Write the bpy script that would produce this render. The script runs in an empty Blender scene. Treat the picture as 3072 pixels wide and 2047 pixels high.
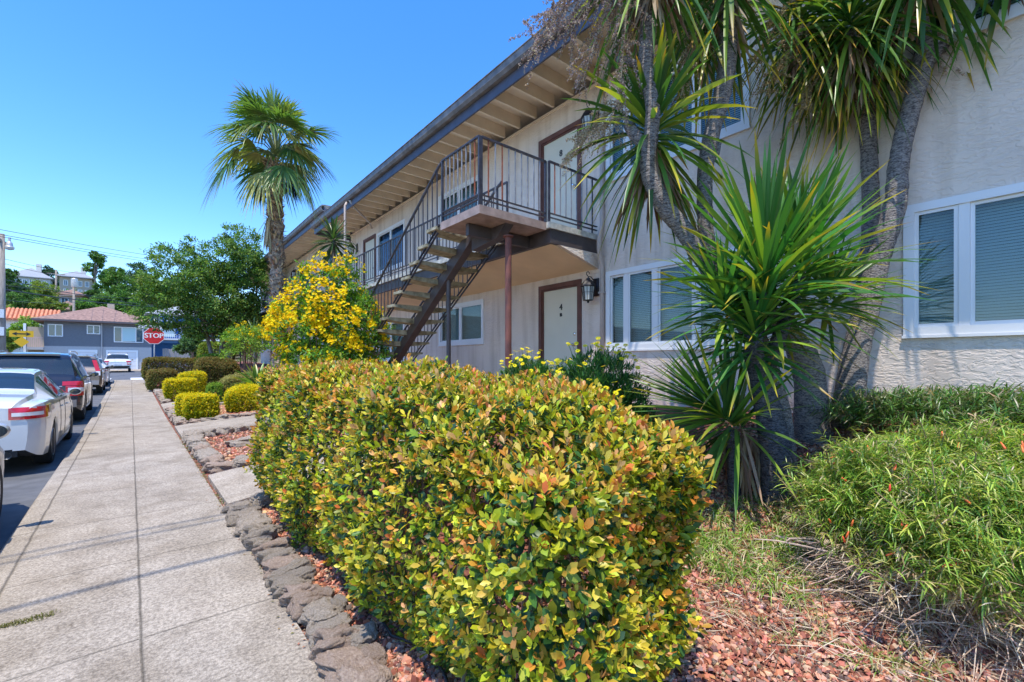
import bpy, math, random
import numpy as np
from mathutils import Vector, Matrix

# ------------------------------------------------------------------ camera, world, sun, exposure
sc = bpy.context.scene
COL = sc.collection
CAM_H = 1.45
YAW = 40.5
cd = bpy.data.cameras.new('camera'); cam = bpy.data.objects.new('camera', cd); COL.objects.link(cam)
cam.location = (0, 0, CAM_H); cam.rotation_euler = (math.radians(90), 0, math.radians(-YAW))
cd.lens = 15.7; cd.sensor_width = 36; cd.shift_y = 0.020; cd.clip_start = 0.05; cd.clip_end = 2000
sc.camera = cam

SUN_DIR = Vector((-0.272, -0.20, 1.0)).normalized()      # towards the sun
w = bpy.data.worlds.new('World'); sc.world = w; w.use_nodes = True
nt = w.node_tree
bg = nt.nodes['Background']
sky = nt.nodes.new('ShaderNodeTexSky'); sky.sky_type = 'NISHITA'; sky.sun_disc = False
sky.sun_elevation = math.asin(SUN_DIR.z); sky.sun_rotation = math.atan2(SUN_DIR.x, SUN_DIR.y)
sky.air_density = 1.0; sky.dust_density = 0.2; sky.ozone_density = 3.0
hsv = nt.nodes.new('ShaderNodeHueSaturation'); hsv.inputs['Hue'].default_value = 0.508; hsv.inputs['Saturation'].default_value = 1.32
nt.links.new(sky.outputs[0], hsv.inputs['Color']); nt.links.new(hsv.outputs[0], bg.inputs['Color'])
bg.inputs['Strength'].default_value = 0.15
sl = bpy.data.lights.new('sun', 'SUN'); sl.energy = 2.2; sl.angle = math.radians(0.5); sl.color = (1.0, 0.93, 0.82)
so = bpy.data.objects.new('sun', sl); COL.objects.link(so)
so.rotation_euler = SUN_DIR.to_track_quat('Z', 'Y').to_euler(); so.location = (0, 0, 50)
vs = sc.view_settings; sc.display_settings.display_device = 'sRGB'
vs.view_transform = 'Standard'; vs.look = 'None'; vs.exposure = 1.32; vs.gamma = 1.0; vs.use_curve_mapping = False
sc.cycles.max_bounces = 8; sc.cycles.transparent_max_bounces = 16; sc.cycles.diffuse_bounces = 4

# ------------------------------------------------------------------ geometry helpers
RNG = np.random.default_rng(7); random.seed(7)
sY, cY = math.sin(math.radians(YAW)), math.cos(math.radians(YAW))
F_PX = 1340.0
def P(px, py, d):
    """world point at photo pixel (3072 wide) and depth d metres from the camera"""
    u = (px - 1536) / F_PX; v = (1085 - py) / F_PX
    return np.array([d * (sY + cY * u), d * (cY - sY * u), CAM_H + v * d])

BA = math.radians(1.25)
def B2W(x, y, z=0):      # building frame -> world
    return np.array([x * math.cos(BA) + y * math.sin(BA), -x * math.sin(BA) + y * math.cos(BA), z])

def sm(a, b, t):
    t = np.clip((t - a) / (b - a), 0, 1); return t * t * (3 - 2 * t)
def rise(y):
    return np.interp(y, [-60, 15, 24, 35, 63, 75, 80], [0, 0, .14, .34, .58, .62, .62])
def gz(x, y):            # yard surface
    x = np.asarray(x, float); y = np.asarray(y, float)
    s = np.interp(x, [.6, .72, 1.0, 2.5, 3.3, 4.0, 4.8, 5.6], [-.03, .0, .05, .16, .27, .45, .84, .92])
    k = np.interp(y, [2.5, 5, 15, 18, 40], [1.0, .82, .82, 1.15, 1.3])
    return s * k + rise(y)

class MB:
    def __init__(s): s.v = []; s.f = []; s.n = 0
    def add(s, vs_, fs_):
        s.v += [tuple(float(c) for c in p) for p in vs_]
        s.f += [tuple(i + s.n for i in f) for f in fs_]
        s.n += len(vs_)
        return s
    def box(s, x0, x1, y0, y1, z0, z1):
        v = [(x, y, z) for z in (z0, z1) for y in (y0, y1) for x in (x0, x1)]
        return s.add(v, [(0, 2, 3, 1), (4, 5, 7, 6), (0, 1, 5, 4), (2, 6, 7, 3), (0, 4, 6, 2), (1, 3, 7, 5)])
    def obox(s, c, ax, ay, az):      # centre + half-axis vectors
        c, ax, ay, az = map(np.asarray, (c, ax, ay, az))
        v = [c + i * ax + j * ay + k * az for k in (-1, 1) for j in (-1, 1) for i in (-1, 1)]
        return s.add(v, [(0, 2, 3, 1), (4, 5, 7, 6), (0, 1, 5, 4), (2, 6, 7, 3), (0, 4, 6, 2), (1, 3, 7, 5)])
    def bar(s, a, b, w_, h_, up=(0, 0, 1)):
        a = np.array(a, float); b = np.array(b, float); d = b - a; L = np.linalg.norm(d); d /= L
        up = np.array(up, float)
        if abs(d @ up) > .98: up = np.array([0, 1., 0])
        r = np.cross(d, up); r /= np.linalg.norm(r); q = np.cross(r, d)
        return s.obox((a + b) / 2, d * L / 2, r * w_ / 2, q * h_ / 2)
    def tube(s, pts, rad, seg=8, cap=True):
        pts = [np.array(p, float) for p in pts]; n = len(pts)
        if np.isscalar(rad): rad = [rad] * n
        vs_ = []; prev = None
        for i, p in enumerate(pts):
            d = pts[min(i + 1, n - 1)] - pts[max(i - 1, 0)]; d /= (np.linalg.norm(d) + 1e-9)
            if prev is None:
                a = np.array([1., 0, 0]) if abs(d[0]) < .8 else np.array([0, 1., 0])
            else: a = prev
            a = a - d * (a @ d); a /= np.linalg.norm(a); prev = a; b = np.cross(d, a)
            for k in range(seg):
                t = 2 * math.pi * k / seg
                vs_.append(p + rad[i] * (math.cos(t) * a + math.sin(t) * b))
        fs_ = []
        for i in range(n - 1):
            for k in range(seg):
                k2 = (k + 1) % seg
                fs_.append((i * seg + k, i * seg + k2, (i + 1) * seg + k2, (i + 1) * seg + k))
        if cap:
            fs_.append(tuple(range(seg - 1, -1, -1))); fs_.append(tuple((n - 1) * seg + k for k in range(seg)))
        return s.add(vs_, fs_)
    def cyl(s, a, b, r, seg=12): return s.tube([a, b], r, seg)
    def prism(s, poly, axis_pt, ext):    # poly: list of 3d points, ext: vector
        n = len(poly); e = np.array(ext, float)
        v = [np.array(p, float) for p in poly]; v2 = [p + e for p in v]
        f = [tuple(range(n - 1, -1, -1)), tuple(range(n, 2 * n))]
        f += [(i, (i + 1) % n, n + (i + 1) % n, n + i) for i in range(n)]
        return s.add(v + v2, f)
    def lathe(s, prof, c, axis='z', seg=20):
        vs_ = []; n = len(prof)
        for (r, h) in prof:
            for k in range(seg):
                t = 2 * math.pi * k / seg; a, b = r * math.cos(t), r * math.sin(t)
                vs_.append({'z': (c[0] + a, c[1] + b, c[2] + h), 'x': (c[0] + h, c[1] + a, c[2] + b),
                            'y': (c[0] + a, c[1] + h, c[2] + b)}[axis])
        fs_ = []
        for i in range(n - 1):
            for k in range(seg):
                k2 = (k + 1) % seg; fs_.append((i * seg + k, i * seg + k2, (i + 1) * seg + k2, (i + 1) * seg + k))
        fs_.append(tuple(range(seg - 1, -1, -1))); fs_.append(tuple((n - 1) * seg + k for k in range(seg)))
        return s.add(vs_, fs_)

ORG = {}
def tagit(o, label=None, cat=None, group=None, kind=None):
    if label: o['label'] = label
    if cat: o['category'] = cat
    if group: o['group'] = group
    if kind: o['kind'] = kind
    return o
def link_mesh(name, me, mat_, parent=None, org=None):
    o = bpy.data.objects.new(name, me); COL.objects.link(o)
    if mat_ is not None:
        for m_ in (mat_ if isinstance(mat_, (list, tuple)) else [mat_]): me.materials.append(m_)
    if parent is not None: o.parent = parent
    return o
def part(name, mb, mat_, parent=None, smooth=False, org=None, label=None):
    if parent is not None: org = ORG[parent.name]
    elif org is None: org = (0, 0, 0)
    me = bpy.data.meshes.new(name)
    ov = np.array(org)
    me.from_pydata([tuple(np.array(v) - ov) for v in mb.v], [], mb.f); me.update()
    if smooth:
        me.polygons.foreach_set('use_smooth', [True] * len(me.polygons))
    o = link_mesh(name, me, mat_, parent); ORG[o.name] = tuple(org)
    if parent is None: o.location = org
    if smooth == 'auto':
        try: me.set_sharp_from_angle(angle=math.radians(35))
        except Exception: pass
    if label: o['label'] = label
    return o
def thing(name, label, cat, loc=(0, 0, 0), rz=0.0, group=None, wloc=None):
    """Empty at the base of a thing; part vertices are given in the thing's frame before it is moved by loc/rz"""
    o = bpy.data.objects.new(name, None); COL.objects.link(o); o.empty_display_size = .2
    o.location = loc if wloc is None else wloc; o.rotation_euler = (0, 0, rz)
    ORG[o.name] = tuple(loc)
    return tagit(o, label, cat, group)
def copy_tree(o, parent=None):
    c = o.copy(); COL.objects.link(c); c.parent = parent; ORG[c.name] = ORG[o.name]
    for ch in list(o.children): copy_tree(ch, c)
    return c
def structure(name, mb, mat_, smooth=False):
    return tagit(part(name, mb, mat_, None, smooth), kind='structure')

def np_mesh(name, V, T, mat_, parent=None, colors=None, smooth=True, org=(0, 0, 0)):
    """V (N,3) float, T (M,k) int faces of one size"""
    if parent is not None: org = ORG[parent.name]
    V = np.asarray(V, np.float32) - np.array(org, np.float32); T = np.asarray(T, np.int32)
    me = bpy.data.meshes.new(name)
    k = T.shape[1]
    me.vertices.add(len(V)); me.vertices.foreach_set('co', V.ravel())
    me.loops.add(T.size); me.loops.foreach_set('vertex_index', T.ravel())
    me.polygons.add(len(T)); me.polygons.foreach_set('loop_start', np.arange(0, T.size, k, dtype=np.int32))
    try: me.polygons.foreach_set('loop_total', np.full(len(T), k, np.int32))
    except Exception: pass
    me.update(calc_edges=True)
    me.polygons.foreach_set('use_smooth', np.full(len(T), bool(smooth)))
    if colors is not None:
        ca = me.color_attributes.new('tint', 'FLOAT_COLOR', 'POINT')
        c4 = np.ones((len(V), 4), np.float32); c4[:, :3] = colors; ca.data.foreach_set('color', c4.ravel())
    me.validate(clean_customdata=False)
    o = link_mesh(name, me, mat_, parent); ORG[o.name] = tuple(org)
    if parent is None: o.location = org
    return o

# ------------------------------------------------------------------ materials
MATS = {}
def mat(name, col, rough=.6, metal=0., var=0., vscale=8., bump=0., bscale=40., spec=.5, coat=0., emis=None, stretch=None, detail=4., col2=None, trans=0.):
    if name in MATS: return MATS[name]
    m = bpy.data.materials.new(name); m.use_nodes = True; t = m.node_tree; b = t.nodes['Principled BSDF']
    b.inputs['Base Color'].default_value = (*col, 1); b.inputs['Roughness'].default_value = rough
    b.inputs['Metallic'].default_value = metal; b.inputs['Specular IOR Level'].default_value = spec
    b.inputs['Coat Weight'].default_value = coat
    tc = t.nodes.new('ShaderNodeTexCoord'); mp = t.nodes.new('ShaderNodeMapping')
    t.links.new(tc.outputs['Object'], mp.inputs[0])
    if stretch: mp.inputs['Scale'].default_value = stretch
    if var > 0:
        n = t.nodes.new('ShaderNodeTexNoise'); n.inputs['Scale'].default_value = vscale; n.inputs['Detail'].default_value = detail
        t.links.new(mp.outputs[0], n.inputs['Vector'])
        r = t.nodes.new('ShaderNodeValToRGB'); t.links.new(n.outputs['Fac'], r.inputs[0])
        c2 = col2 if col2 else tuple(c * (1 - var) for c in col)
        c1 = col if col2 else tuple(min(1, c * (1 + var)) for c in col)
        r.color_ramp.elements[0].position = .32; r.color_ramp.elements[0].color = (*c2, 1)
        r.color_ramp.elements[1].position = .68; r.color_ramp.elements[1].color = (*c1, 1)
        t.links.new(r.outputs[0], b.inputs['Base Color'])
    if bump > 0:
        n2 = t.nodes.new('ShaderNodeTexNoise'); n2.inputs['Scale'].default_value = bscale; n2.inputs['Detail'].default_value = detail
        t.links.new(mp.outputs[0], n2.inputs['Vector'])
        bp = t.nodes.new('ShaderNodeBump'); bp.inputs['Strength'].default_value = 1.0; bp.inputs['Distance'].default_value = bump
        t.links.new(n2.outputs['Fac'], bp.inputs['Height']); t.links.new(bp.outputs[0], b.inputs['Normal'])
    if emis:
        b.inputs['Emission Color'].default_value = (*emis, 1); b.inputs['Emission Strength'].default_value = 1
    MATS[name] = m; return m

def leafmat(name, rough=.42, trans=.3, spec=.45, tr_tint=(1.15, 1.2, .5)):
    if name in MATS: return MATS[name]
    m = bpy.data.materials.new(name); m.use_nodes = True; t = m.node_tree; b = t.nodes['Principled BSDF']
    out = t.nodes['Material Output']
    a = t.nodes.new('ShaderNodeVertexColor'); a.layer_name = 'tint'
    t.links.new(a.outputs['Color'], b.inputs['Base Color']); b.inputs['Roughness'].default_value = rough
    b.inputs['Specular IOR Level'].default_value = spec
    tr = t.nodes.new('ShaderNodeBsdfTranslucent'); mx = t.nodes.new('ShaderNodeMixShader'); mx.inputs[0].default_value = trans
    mul = t.nodes.new('ShaderNodeMix'); mul.data_type = 'RGBA'; mul.blend_type = 'MULTIPLY'; mul.inputs[0].default_value = 1
    t.links.new(a.outputs['Color'], mul.inputs[6]); mul.inputs[7].default_value = (*tr_tint, 1)
    t.links.new(mul.outputs[2], tr.inputs['Color'])
    t.links.new(b.outputs[0], mx.inputs[1]); t.links.new(tr.outputs[0], mx.inputs[2]); t.links.new(mx.outputs[0], out.inputs[0])
    MATS[name] = m; return m

def glassmat(name, tint=(.02, .03, .035), see=.35, rough=.02):
    if name in MATS: return MATS[name]
    m = bpy.data.materials.new(name); m.use_nodes = True; t = m.node_tree; b = t.nodes['Principled BSDF']; out = t.nodes['Material Output']
    b.inputs['Base Color'].default_value = (*tint, 1); b.inputs['Roughness'].default_value = rough
    b.inputs['IOR'].default_value = 1.9 if name == 'window_glass' else 1.5; b.inputs['Specular IOR Level'].default_value = .8
    tp = t.nodes.new('ShaderNodeBsdfTransparent'); tp.inputs[0].default_value = (.8, .9, .9, 1)
    mx = t.nodes.new('ShaderNodeMixShader'); mx.inputs[0].default_value = see
    t.links.new(b.outputs[0], mx.inputs[1]); t.links.new(tp.outputs[0], mx.inputs[2]); t.links.new(mx.outputs[0], out.inputs[0])
    MATS[name] = m; return m

def stuccomat(name, col):
    m = bpy.data.materials.new(name); m.use_nodes = True; t = m.node_tree; b = t.nodes['Principled BSDF']
    b.inputs['Roughness'].default_value = .85; b.inputs['Specular IOR Level'].default_value = .2
    tc = t.nodes.new('ShaderNodeTexCoord')
    n = t.nodes.new('ShaderNodeTexNoise'); n.inputs['Scale'].default_value = 1.3; n.inputs['Detail'].default_value = 5
    t.links.new(tc.outputs['Object'], n.inputs['Vector'])
    r = t.nodes.new('ShaderNodeValToRGB'); t.links.new(n.outputs['Fac'], r.inputs[0])
    r.color_ramp.elements[0].position = .3; r.color_ramp.elements[0].color = (*[c * .9 for c in col], 1)
    r.color_ramp.elements[1].position = .7; r.color_ramp.elements[1].color = (*[c * 1.05 for c in col], 1)
    ms = t.nodes.new('ShaderNodeMapping'); ms.inputs['Scale'].default_value = (1, 2.6, .22); t.links.new(tc.outputs['Object'], ms.inputs[0])
    ns_ = t.nodes.new('ShaderNodeTexNoise'); ns_.inputs['Scale'].default_value = 2.2; ns_.inputs['Detail'].default_value = 7; t.links.new(ms.outputs[0], ns_.inputs['Vector'])
    rs = t.nodes.new('ShaderNodeValToRGB'); t.links.new(ns_.outputs['Fac'], rs.inputs[0]); rs.color_ramp.elements[0].position = .34; rs.color_ramp.elements[0].color = (.84, .81, .78, 1); rs.color_ramp.elements[1].position = .52; rs.color_ramp.elements[1].color = (1, 1, 1, 1)
    mxs = t.nodes.new('ShaderNodeMix'); mxs.data_type = 'RGBA'; mxs.blend_type = 'MULTIPLY'; mxs.inputs[0].default_value = 1; t.links.new(r.outputs[0], mxs.inputs[6]); t.links.new(rs.outputs[0], mxs.inputs[7])
    t.links.new(mxs.outputs[2], b.inputs['Base Color'])
    # skip-trowel ridges: distorted noise, stretched along the wall
    mp = t.nodes.new('ShaderNodeMapping'); mp.inputs['Scale'].default_value = (1, 1, 2.2); t.links.new(tc.outputs['Object'], mp.inputs[0])
    n1 = t.nodes.new('ShaderNodeTexNoise'); n1.inputs['Scale'].default_value = 9; n1.inputs['Detail'].default_value = 6; n1.inputs['Distortion'].default_value = 1.6
    t.links.new(mp.outputs[0], n1.inputs['Vector'])
    r1 = t.nodes.new('ShaderNodeValToRGB'); t.links.new(n1.outputs['Fac'], r1.inputs[0])
    e = r1.color_ramp.elements; e[0].position = .42; e[1].position = .56
    n2 = t.nodes.new('ShaderNodeTexNoise'); n2.inputs['Scale'].default_value = 90; n2.inputs['Detail'].default_value = 3
    t.links.new(tc.outputs['Object'], n2.inputs['Vector'])
    ma = t.nodes.new('ShaderNodeMath'); ma.operation = 'MULTIPLY_ADD'; ma.inputs[1].default_value = .35
    t.links.new(n2.outputs['Fac'], ma.inputs[0]); t.links.new(r1.outputs[0], ma.inputs[2])
    bp = t.nodes.new('ShaderNodeBump'); bp.inputs['Distance'].default_value = .0045; bp.inputs['Strength'].default_value = .8
    t.links.new(ma.outputs[0], bp.inputs['Height']); t.links.new(bp.outputs[0], b.inputs['Normal'])
    MATS[name] = m; return m

def concretemat(name, col, joints=True, ang=0.0):
    """poured pavement with sawn joints every .62 m, aggregate speckle and stains"""
    m = bpy.data.materials.new(name); m.use_nodes = True; t = m.node_tree; b = t.nodes['Principled BSDF']
    N = t.nodes.new; Lk = t.links.new
    b.inputs['Roughness'].default_value = .88; b.inputs['Specular IOR Level'].default_value = .25
    tc = N('ShaderNodeTexCoord')
    def noise(s, d=4, dist=0):
        n = N('ShaderNodeTexNoise'); n.inputs['Scale'].default_value = s; n.inputs['Detail'].default_value = d
        n.inputs['Distortion'].default_value = dist; Lk(tc.outputs['Object'], n.inputs['Vector']); return n.outputs['Fac']
    def ramp(f, p0, c0, p1, c1):
        r = N('ShaderNodeValToRGB'); Lk(f, r.inputs[0]); e = r.color_ramp.elements
        e[0].position = p0; e[0].color = (*c0, 1); e[1].position = p1; e[1].color = (*c1, 1); return r.outputs[0]
    def mul(a, b_):
        x = N('ShaderNodeMix'); x.data_type = 'RGBA'; x.blend_type = 'MULTIPLY'; x.inputs[0].default_value = 1
        Lk(a, x.inputs[6]); Lk(b_, x.inputs[7]); return x.outputs[2]
    c = ramp(noise(.9, 6), .3, tuple(k * .84 for k in col), .7, tuple(k * 1.08 for k in col))
    c = mul(c, ramp(noise(5, 5), .3, (.88, .87, .86), .65, (1.04, 1.04, 1.04)))
    c = mul(c, ramp(noise(55, 2), .33, (.68, .67, .66), .62, (1.14, 1.13, 1.12)))
    c = mul(c, ramp(noise(150, 2), .35, (.72, .71, .70), .62, (1.1, 1.1, 1.1)))
    c = mul(c, ramp(noise(2.1, 7, 1.2), .32, (.80, .78, .75), .55, (1.03, 1.03, 1.03)))
    c = mul(c, ramp(noise(13, 3, .6), .22, (.62, .6, .58), .30, (1, 1, 1)))
    h = noise(110, 3)
    if joints:
        sx = N('ShaderNodeSeparateXYZ'); Lk(tc.outputs['Object'], sx.inputs[0])
        def M(op, a, b_=None, c_=None):
            q = N('ShaderNodeMath'); q.operation = op
            for i, z in enumerate((a, b_, c_)):
                if z is None: continue
                if isinstance(z, (int, float)): q.inputs[i].default_value = z
                else: Lk(z, q.inputs[i])
            return q.outputs[0]
        wob = M('MULTIPLY', M('SUBTRACT', noise(3.2, 2), .5), .016)
        yy = M('ADD', sx.outputs['Y'], wob); xx = M('ADD', sx.outputs['X'], wob)
        def line(coord, period, off, wd):
            f = M('FRACT', M('DIVIDE', M('SUBTRACT', coord, off), period))
            dd = M('MULTIPLY', M('MINIMUM', f, M('SUBTRACT', 1.0, f)), period)
            return M('SUBTRACT', 1.0, M('SMOOTH_MIN', M('DIVIDE', dd, wd), 1.0, .2))
        def single(coord, x0, wd):
            dd = M('ABSOLUTE', M('SUBTRACT', coord, x0))
            return M('SUBTRACT', 1.0, M('MINIMUM', M('DIVIDE', dd, wd), 1.0))
        l1 = M('MULTIPLY', line(yy, 1.24, .55, .010), .85)
        l2 = M('MULTIPLY', line(yy, 1.24, 1.17, .007), .35)
        l3 = single(xx, .045, .010); l4 = single(xx, -.62, .012)
        j = M('MAXIMUM', M('MAXIMUM', l1, l2), M('MAXIMUM', l3, l4)); j = M('MAXIMUM', j, 0.0)
        x = N('ShaderNodeMix'); x.data_type = 'RGBA'; Lk(M('MULTIPLY', j, .68), x.inputs[0]); Lk(c, x.inputs[6]); x.inputs[7].default_value = (.05, .045, .035, 1)
        c = x.outputs[2]
        h = M('SUBTRACT', h, M('MULTIPLY', j, 2.0))
    Lk(c, b.inputs['Base Color'])
    bp = N('ShaderNodeBump'); bp.inputs['Distance'].default_value = .003; Lk(h, bp.inputs['Height']); Lk(bp.outputs[0], b.inputs['Normal'])
    MATS[name] = m; return m

M_stucco = stuccomat('stucco', (.78, .655, .55))
M_soffit = mat('soffit_stucco', (.86, .66, .42), .85, var=.06, vscale=2, bump=.002, bscale=60)
M_eave = mat('painted_eave_wood', (.84, .69, .51), .7, var=.08, vscale=3, bump=.002, bscale=30)
M_fascia = mat('fascia_paint', (.075, .075, .105), .5, var=.2, vscale=4, bump=.002)
M_gutter = mat('weathered_gutter', (.18, .17, .17), .55, var=.35, vscale=5, bump=.003, bscale=12)
M_roof = mat('gravel_roof', (.2, .19, .18), .9, var=.3, vscale=30, bump=.01)
M_beam = mat('brown_painted_beam', (.085, .065, .062), .55, var=.2, vscale=6, bump=.001)
M_step = mat('weathered_step_concrete', (.46, .41, .28), .9, var=.5, vscale=9, bump=.008, bscale=30, col2=(.17, .145, .08))
M_slabedge = mat('slab_edge_concrete', (.50, .48, .42), .85, var=.35, vscale=8, bump=.005, bscale=25)
M_landing = mat('landing_brown_paint', (.36, .26, .22), .7, var=.25, vscale=7, bump=.003)
M_rail = mat('rail_iron', (.055, .055, .07), .5, var=.4, vscale=12, metal=.2)
M_railgray = mat('rail_weathered', (.26, .26, .27), .55, var=.3, vscale=12)
M_rust = mat('rusty_iron', (.30, .085, .04), .8, var=.4, vscale=20)
M_rustpost = mat('rusty_post', (.26, .09, .065), .75, var=.35, vscale=9, col2=(.16, .06, .05), bump=.002)
M_trimbrown = mat('door_trim_brown', (.13, .05, .035), .55, var=.2, vscale=6)
M_door = mat('door_cream', (.68, .62, .48), .5, var=.04, vscale=2)
M_white = mat('window_vinyl', (.78, .77, .76), .4, var=.03, vscale=2)
M_pipe = mat('pipe_paint', (.50, .41, .35), .6, var=.06)
M_blackmetal = mat('black_metal', (.025, .024, .026), .45, metal=.3)
M_blind = mat('blind_slats', (.90, .89, .87), .6)
M_curtain = mat('blue_curtain', (.10, .22, .55), .8, var=.3, vscale=2, stretch=(1, 14, .3))
M_curtain_w = mat('pale_curtain', (.55, .57, .58), .85, var=.2, vscale=2, stretch=(1, 14, .3))
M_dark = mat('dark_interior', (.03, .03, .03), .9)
M_glass = glassmat('window_glass', see=.76)
M_screen = mat('window_screen', (.05, .055, .06), .8)
M_lampglass = mat('lamp_glass', (.55, .56, .52), .3)
M_concrete = concretemat('sidewalk_concrete', (.425, .375, .31))
M_concrete2 = concretemat('path_concrete', (.45, .395, .325), joints=False)
M_asphalt = mat('asphalt', (.115, .118, .125), .9, var=.25, vscale=3, bump=.004, bscale=120)
M_soil = mat('soil', (.13, .07, .045), .95, var=.4, vscale=9, bump=.02, bscale=25)
M_chrome = mat('chrome', (.8, .8, .8), .15, metal=1.)
M_black = mat('black_plastic', (.02, .02, .02), .5)
# ------------------------------------------------------------------ ground, street, sidewalk
def grid(fn, xs, ys):
    xs = np.asarray(xs); ys = np.asarray(ys); X, Y = np.meshgrid(xs, ys); Z = fn(X, Y)
    V = np.stack([X.ravel(), Y.ravel(), Z.ravel()], 1); nx = len(xs); ny = len(ys)
    i = np.arange(nx - 1)[None, :] + nx * np.arange(ny - 1)[:, None]; i = i.ravel()
    return V, np.stack([i, i + 1, i + nx + 1, i + nx], 1)
def hillz(x, y):
    r = np.interp(y, [-400, 15, 35, 63, 72, 80, 95, 125, 165, 230, 420, 900], [0, 0, .34, .58, .62, 1.2, 4.0, 11.5, 20.0, 25, 27, 27])
    x = np.asarray(x, float)
    return r * np.interp(x, [-60, 0, 60, 200], [1.08, 1, .9, .85])
def sheet_ground(X, Y):
    return hillz(X, Y) - .22
M_ground = mat('dry_ground', (.16, .14, .08), .95, var=.35, vscale=.15, detail=8)
xs = np.concatenate([np.linspace(-900, -60, 15), np.linspace(-50, 60, 56), np.linspace(70, 900, 15)])
ys = np.concatenate([np.linspace(-400, -10, 10), np.linspace(0, 240, 121), np.linspace(260, 900, 12)])
V, T = grid(sheet_ground, xs, ys)
o = np_mesh('ground', V, T, M_ground); tagit(o, kind='structure')
# hill surface kept as part of the same sheet; low scrub is added later
yl = np.concatenate([np.arange(-8, 64, 1.0)])
V, T = grid(lambda X, Y: rise(Y) - .15 + 0 * X, np.linspace(-13, -.79, 14), yl)
tagit(np_mesh('street', V, T, M_asphalt), kind='structure')
V, T = grid(lambda X, Y: rise(Y) - .11 + 0 * X, np.linspace(-40, 40, 41), np.linspace(35.6, 61, 14))
tagit(np_mesh('cross_street', V, T, M_asphalt), kind='structure')
# sidewalk with kerb
yl = np.arange(-6, 35.41, .6)
prof = [(-.78, -.16), (-.775, -.03), (-.755, -.005), (-.72, 0), (-.3, .004), (.2, .006), (.70, .002), (.72, -.12)]
V = np.array([(x, y, z + rise(y)) for y in yl for (x, z) in prof]); n = len(prof)
T = np.array([(i + j * n, i + 1 + j * n, i + 1 + (j + 1) * n, i + (j + 1) * n) for j in range(len(yl) - 1) for i in range(n - 1)])
tagit(np_mesh('sidewalk', V, T, M_concrete, smooth=False), kind='structure')
m = MB()
for (x0, x1) in ((-4.6, -3.4), (-2.2, -1.0), (.0, 1.2)):
    y0, y1 = 38.2, 41.5
    m.add([(x0, y0, rise(y0) - .10), (x1, y0, rise(y0) - .10), (x1, y1, rise(y1) - .10), (x0, y1, rise(y1) - .10)], [(0, 1, 2, 3)])
structure('crosswalk_marking', m, mat('road_paint', (.75, .75, .73), .7, var=.1))
# yard
M_yard = mat('lava_soil', (.33, .11, .07), .95, var=.5, vscale=22, bump=.02, bscale=45, col2=(.13, .06, .045))
V, T = grid(lambda X, Y: gz(X, Y) - .03, np.linspace(.70, 5.9, 40), np.arange(-5, 36, .25))
tagit(np_mesh('planting_bed', V, T, M_yard), kind='structure')
# concrete paths up to the building
def path(y0, y1, x1=4.6):
    V, T = grid(lambda X, Y: gz(X, (y0 + y1) / 2 + 0 * Y) + .03 + (rise(Y) - rise((y0 + y1) / 2)), np.linspace(.735, x1, 16), np.linspace(y0, y1, 4))
    V2 = V.copy(); V2[:, 2] -= .12; n = len(V)
    # skirts
    b = []; nx = 16
    for i in range(nx - 1): b += [(i, i + 1, n + i + 1, n + i), (3 * nx + i + 1, 3 * nx + i, n + 3 * nx + i, n + 3 * nx + i + 1)]
    b += [(j * nx, (j + 1) * nx, n + (j + 1) * nx, n + j * nx)[::-1] for j in range(3)]
    o = np_mesh('path', np.vstack([V, V2]), np.vstack([T, np.array(b)]), M_concrete2, smooth=False); tagit(o, kind='structure')
path(5.22, 6.70); path(10.35, 12.25); path(16.1, 18.2)

# ------------------------------------------------------------------ the apartment buildings
def text_verts(s, size, depth=.004):
    cu = bpy.data.curves.new('t', 'FONT'); cu.body = s; cu.size = size; cu.extrude = depth / 2; cu.align_x = 'CENTER'; cu.align_y = 'CENTER'; cu.resolution_u = 3
    ob = bpy.data.objects.new('t', cu); COL.objects.link(ob)
    dg = bpy.context.evaluated_depsgraph_get(); me = bpy.data.meshes.new_from_object(ob.evaluated_get(dg))
    vs_ = [tuple(v.co) for v in me.vertices]; fs_ = [tuple(p.vertices) for p in me.polygons]
    bpy.data.objects.remove(ob); bpy.data.curves.remove(cu); bpy.data.meshes.remove(me)
    return vs_, fs_
def add_text(mb, s, size, c, right, up, nrm, depth=.004, bold=0, sx=1.0):
    vs_, fs_ = text_verts(s, size, depth); c, r, u, n_ = map(lambda q: np.array(q, float), (c, right, up, nrm))
    offs = [(0, 0)] if not bold else [(0, 0), (bold, 0), (-bold, 0)]
    for k, (ox, oy) in enumerate(offs):
        mb.add([c + r * (v[0] * sx + ox) + u * (v[1] + oy) + n_ * (v[2] + .0007 * k) for v in vs_], fs_)

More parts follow.
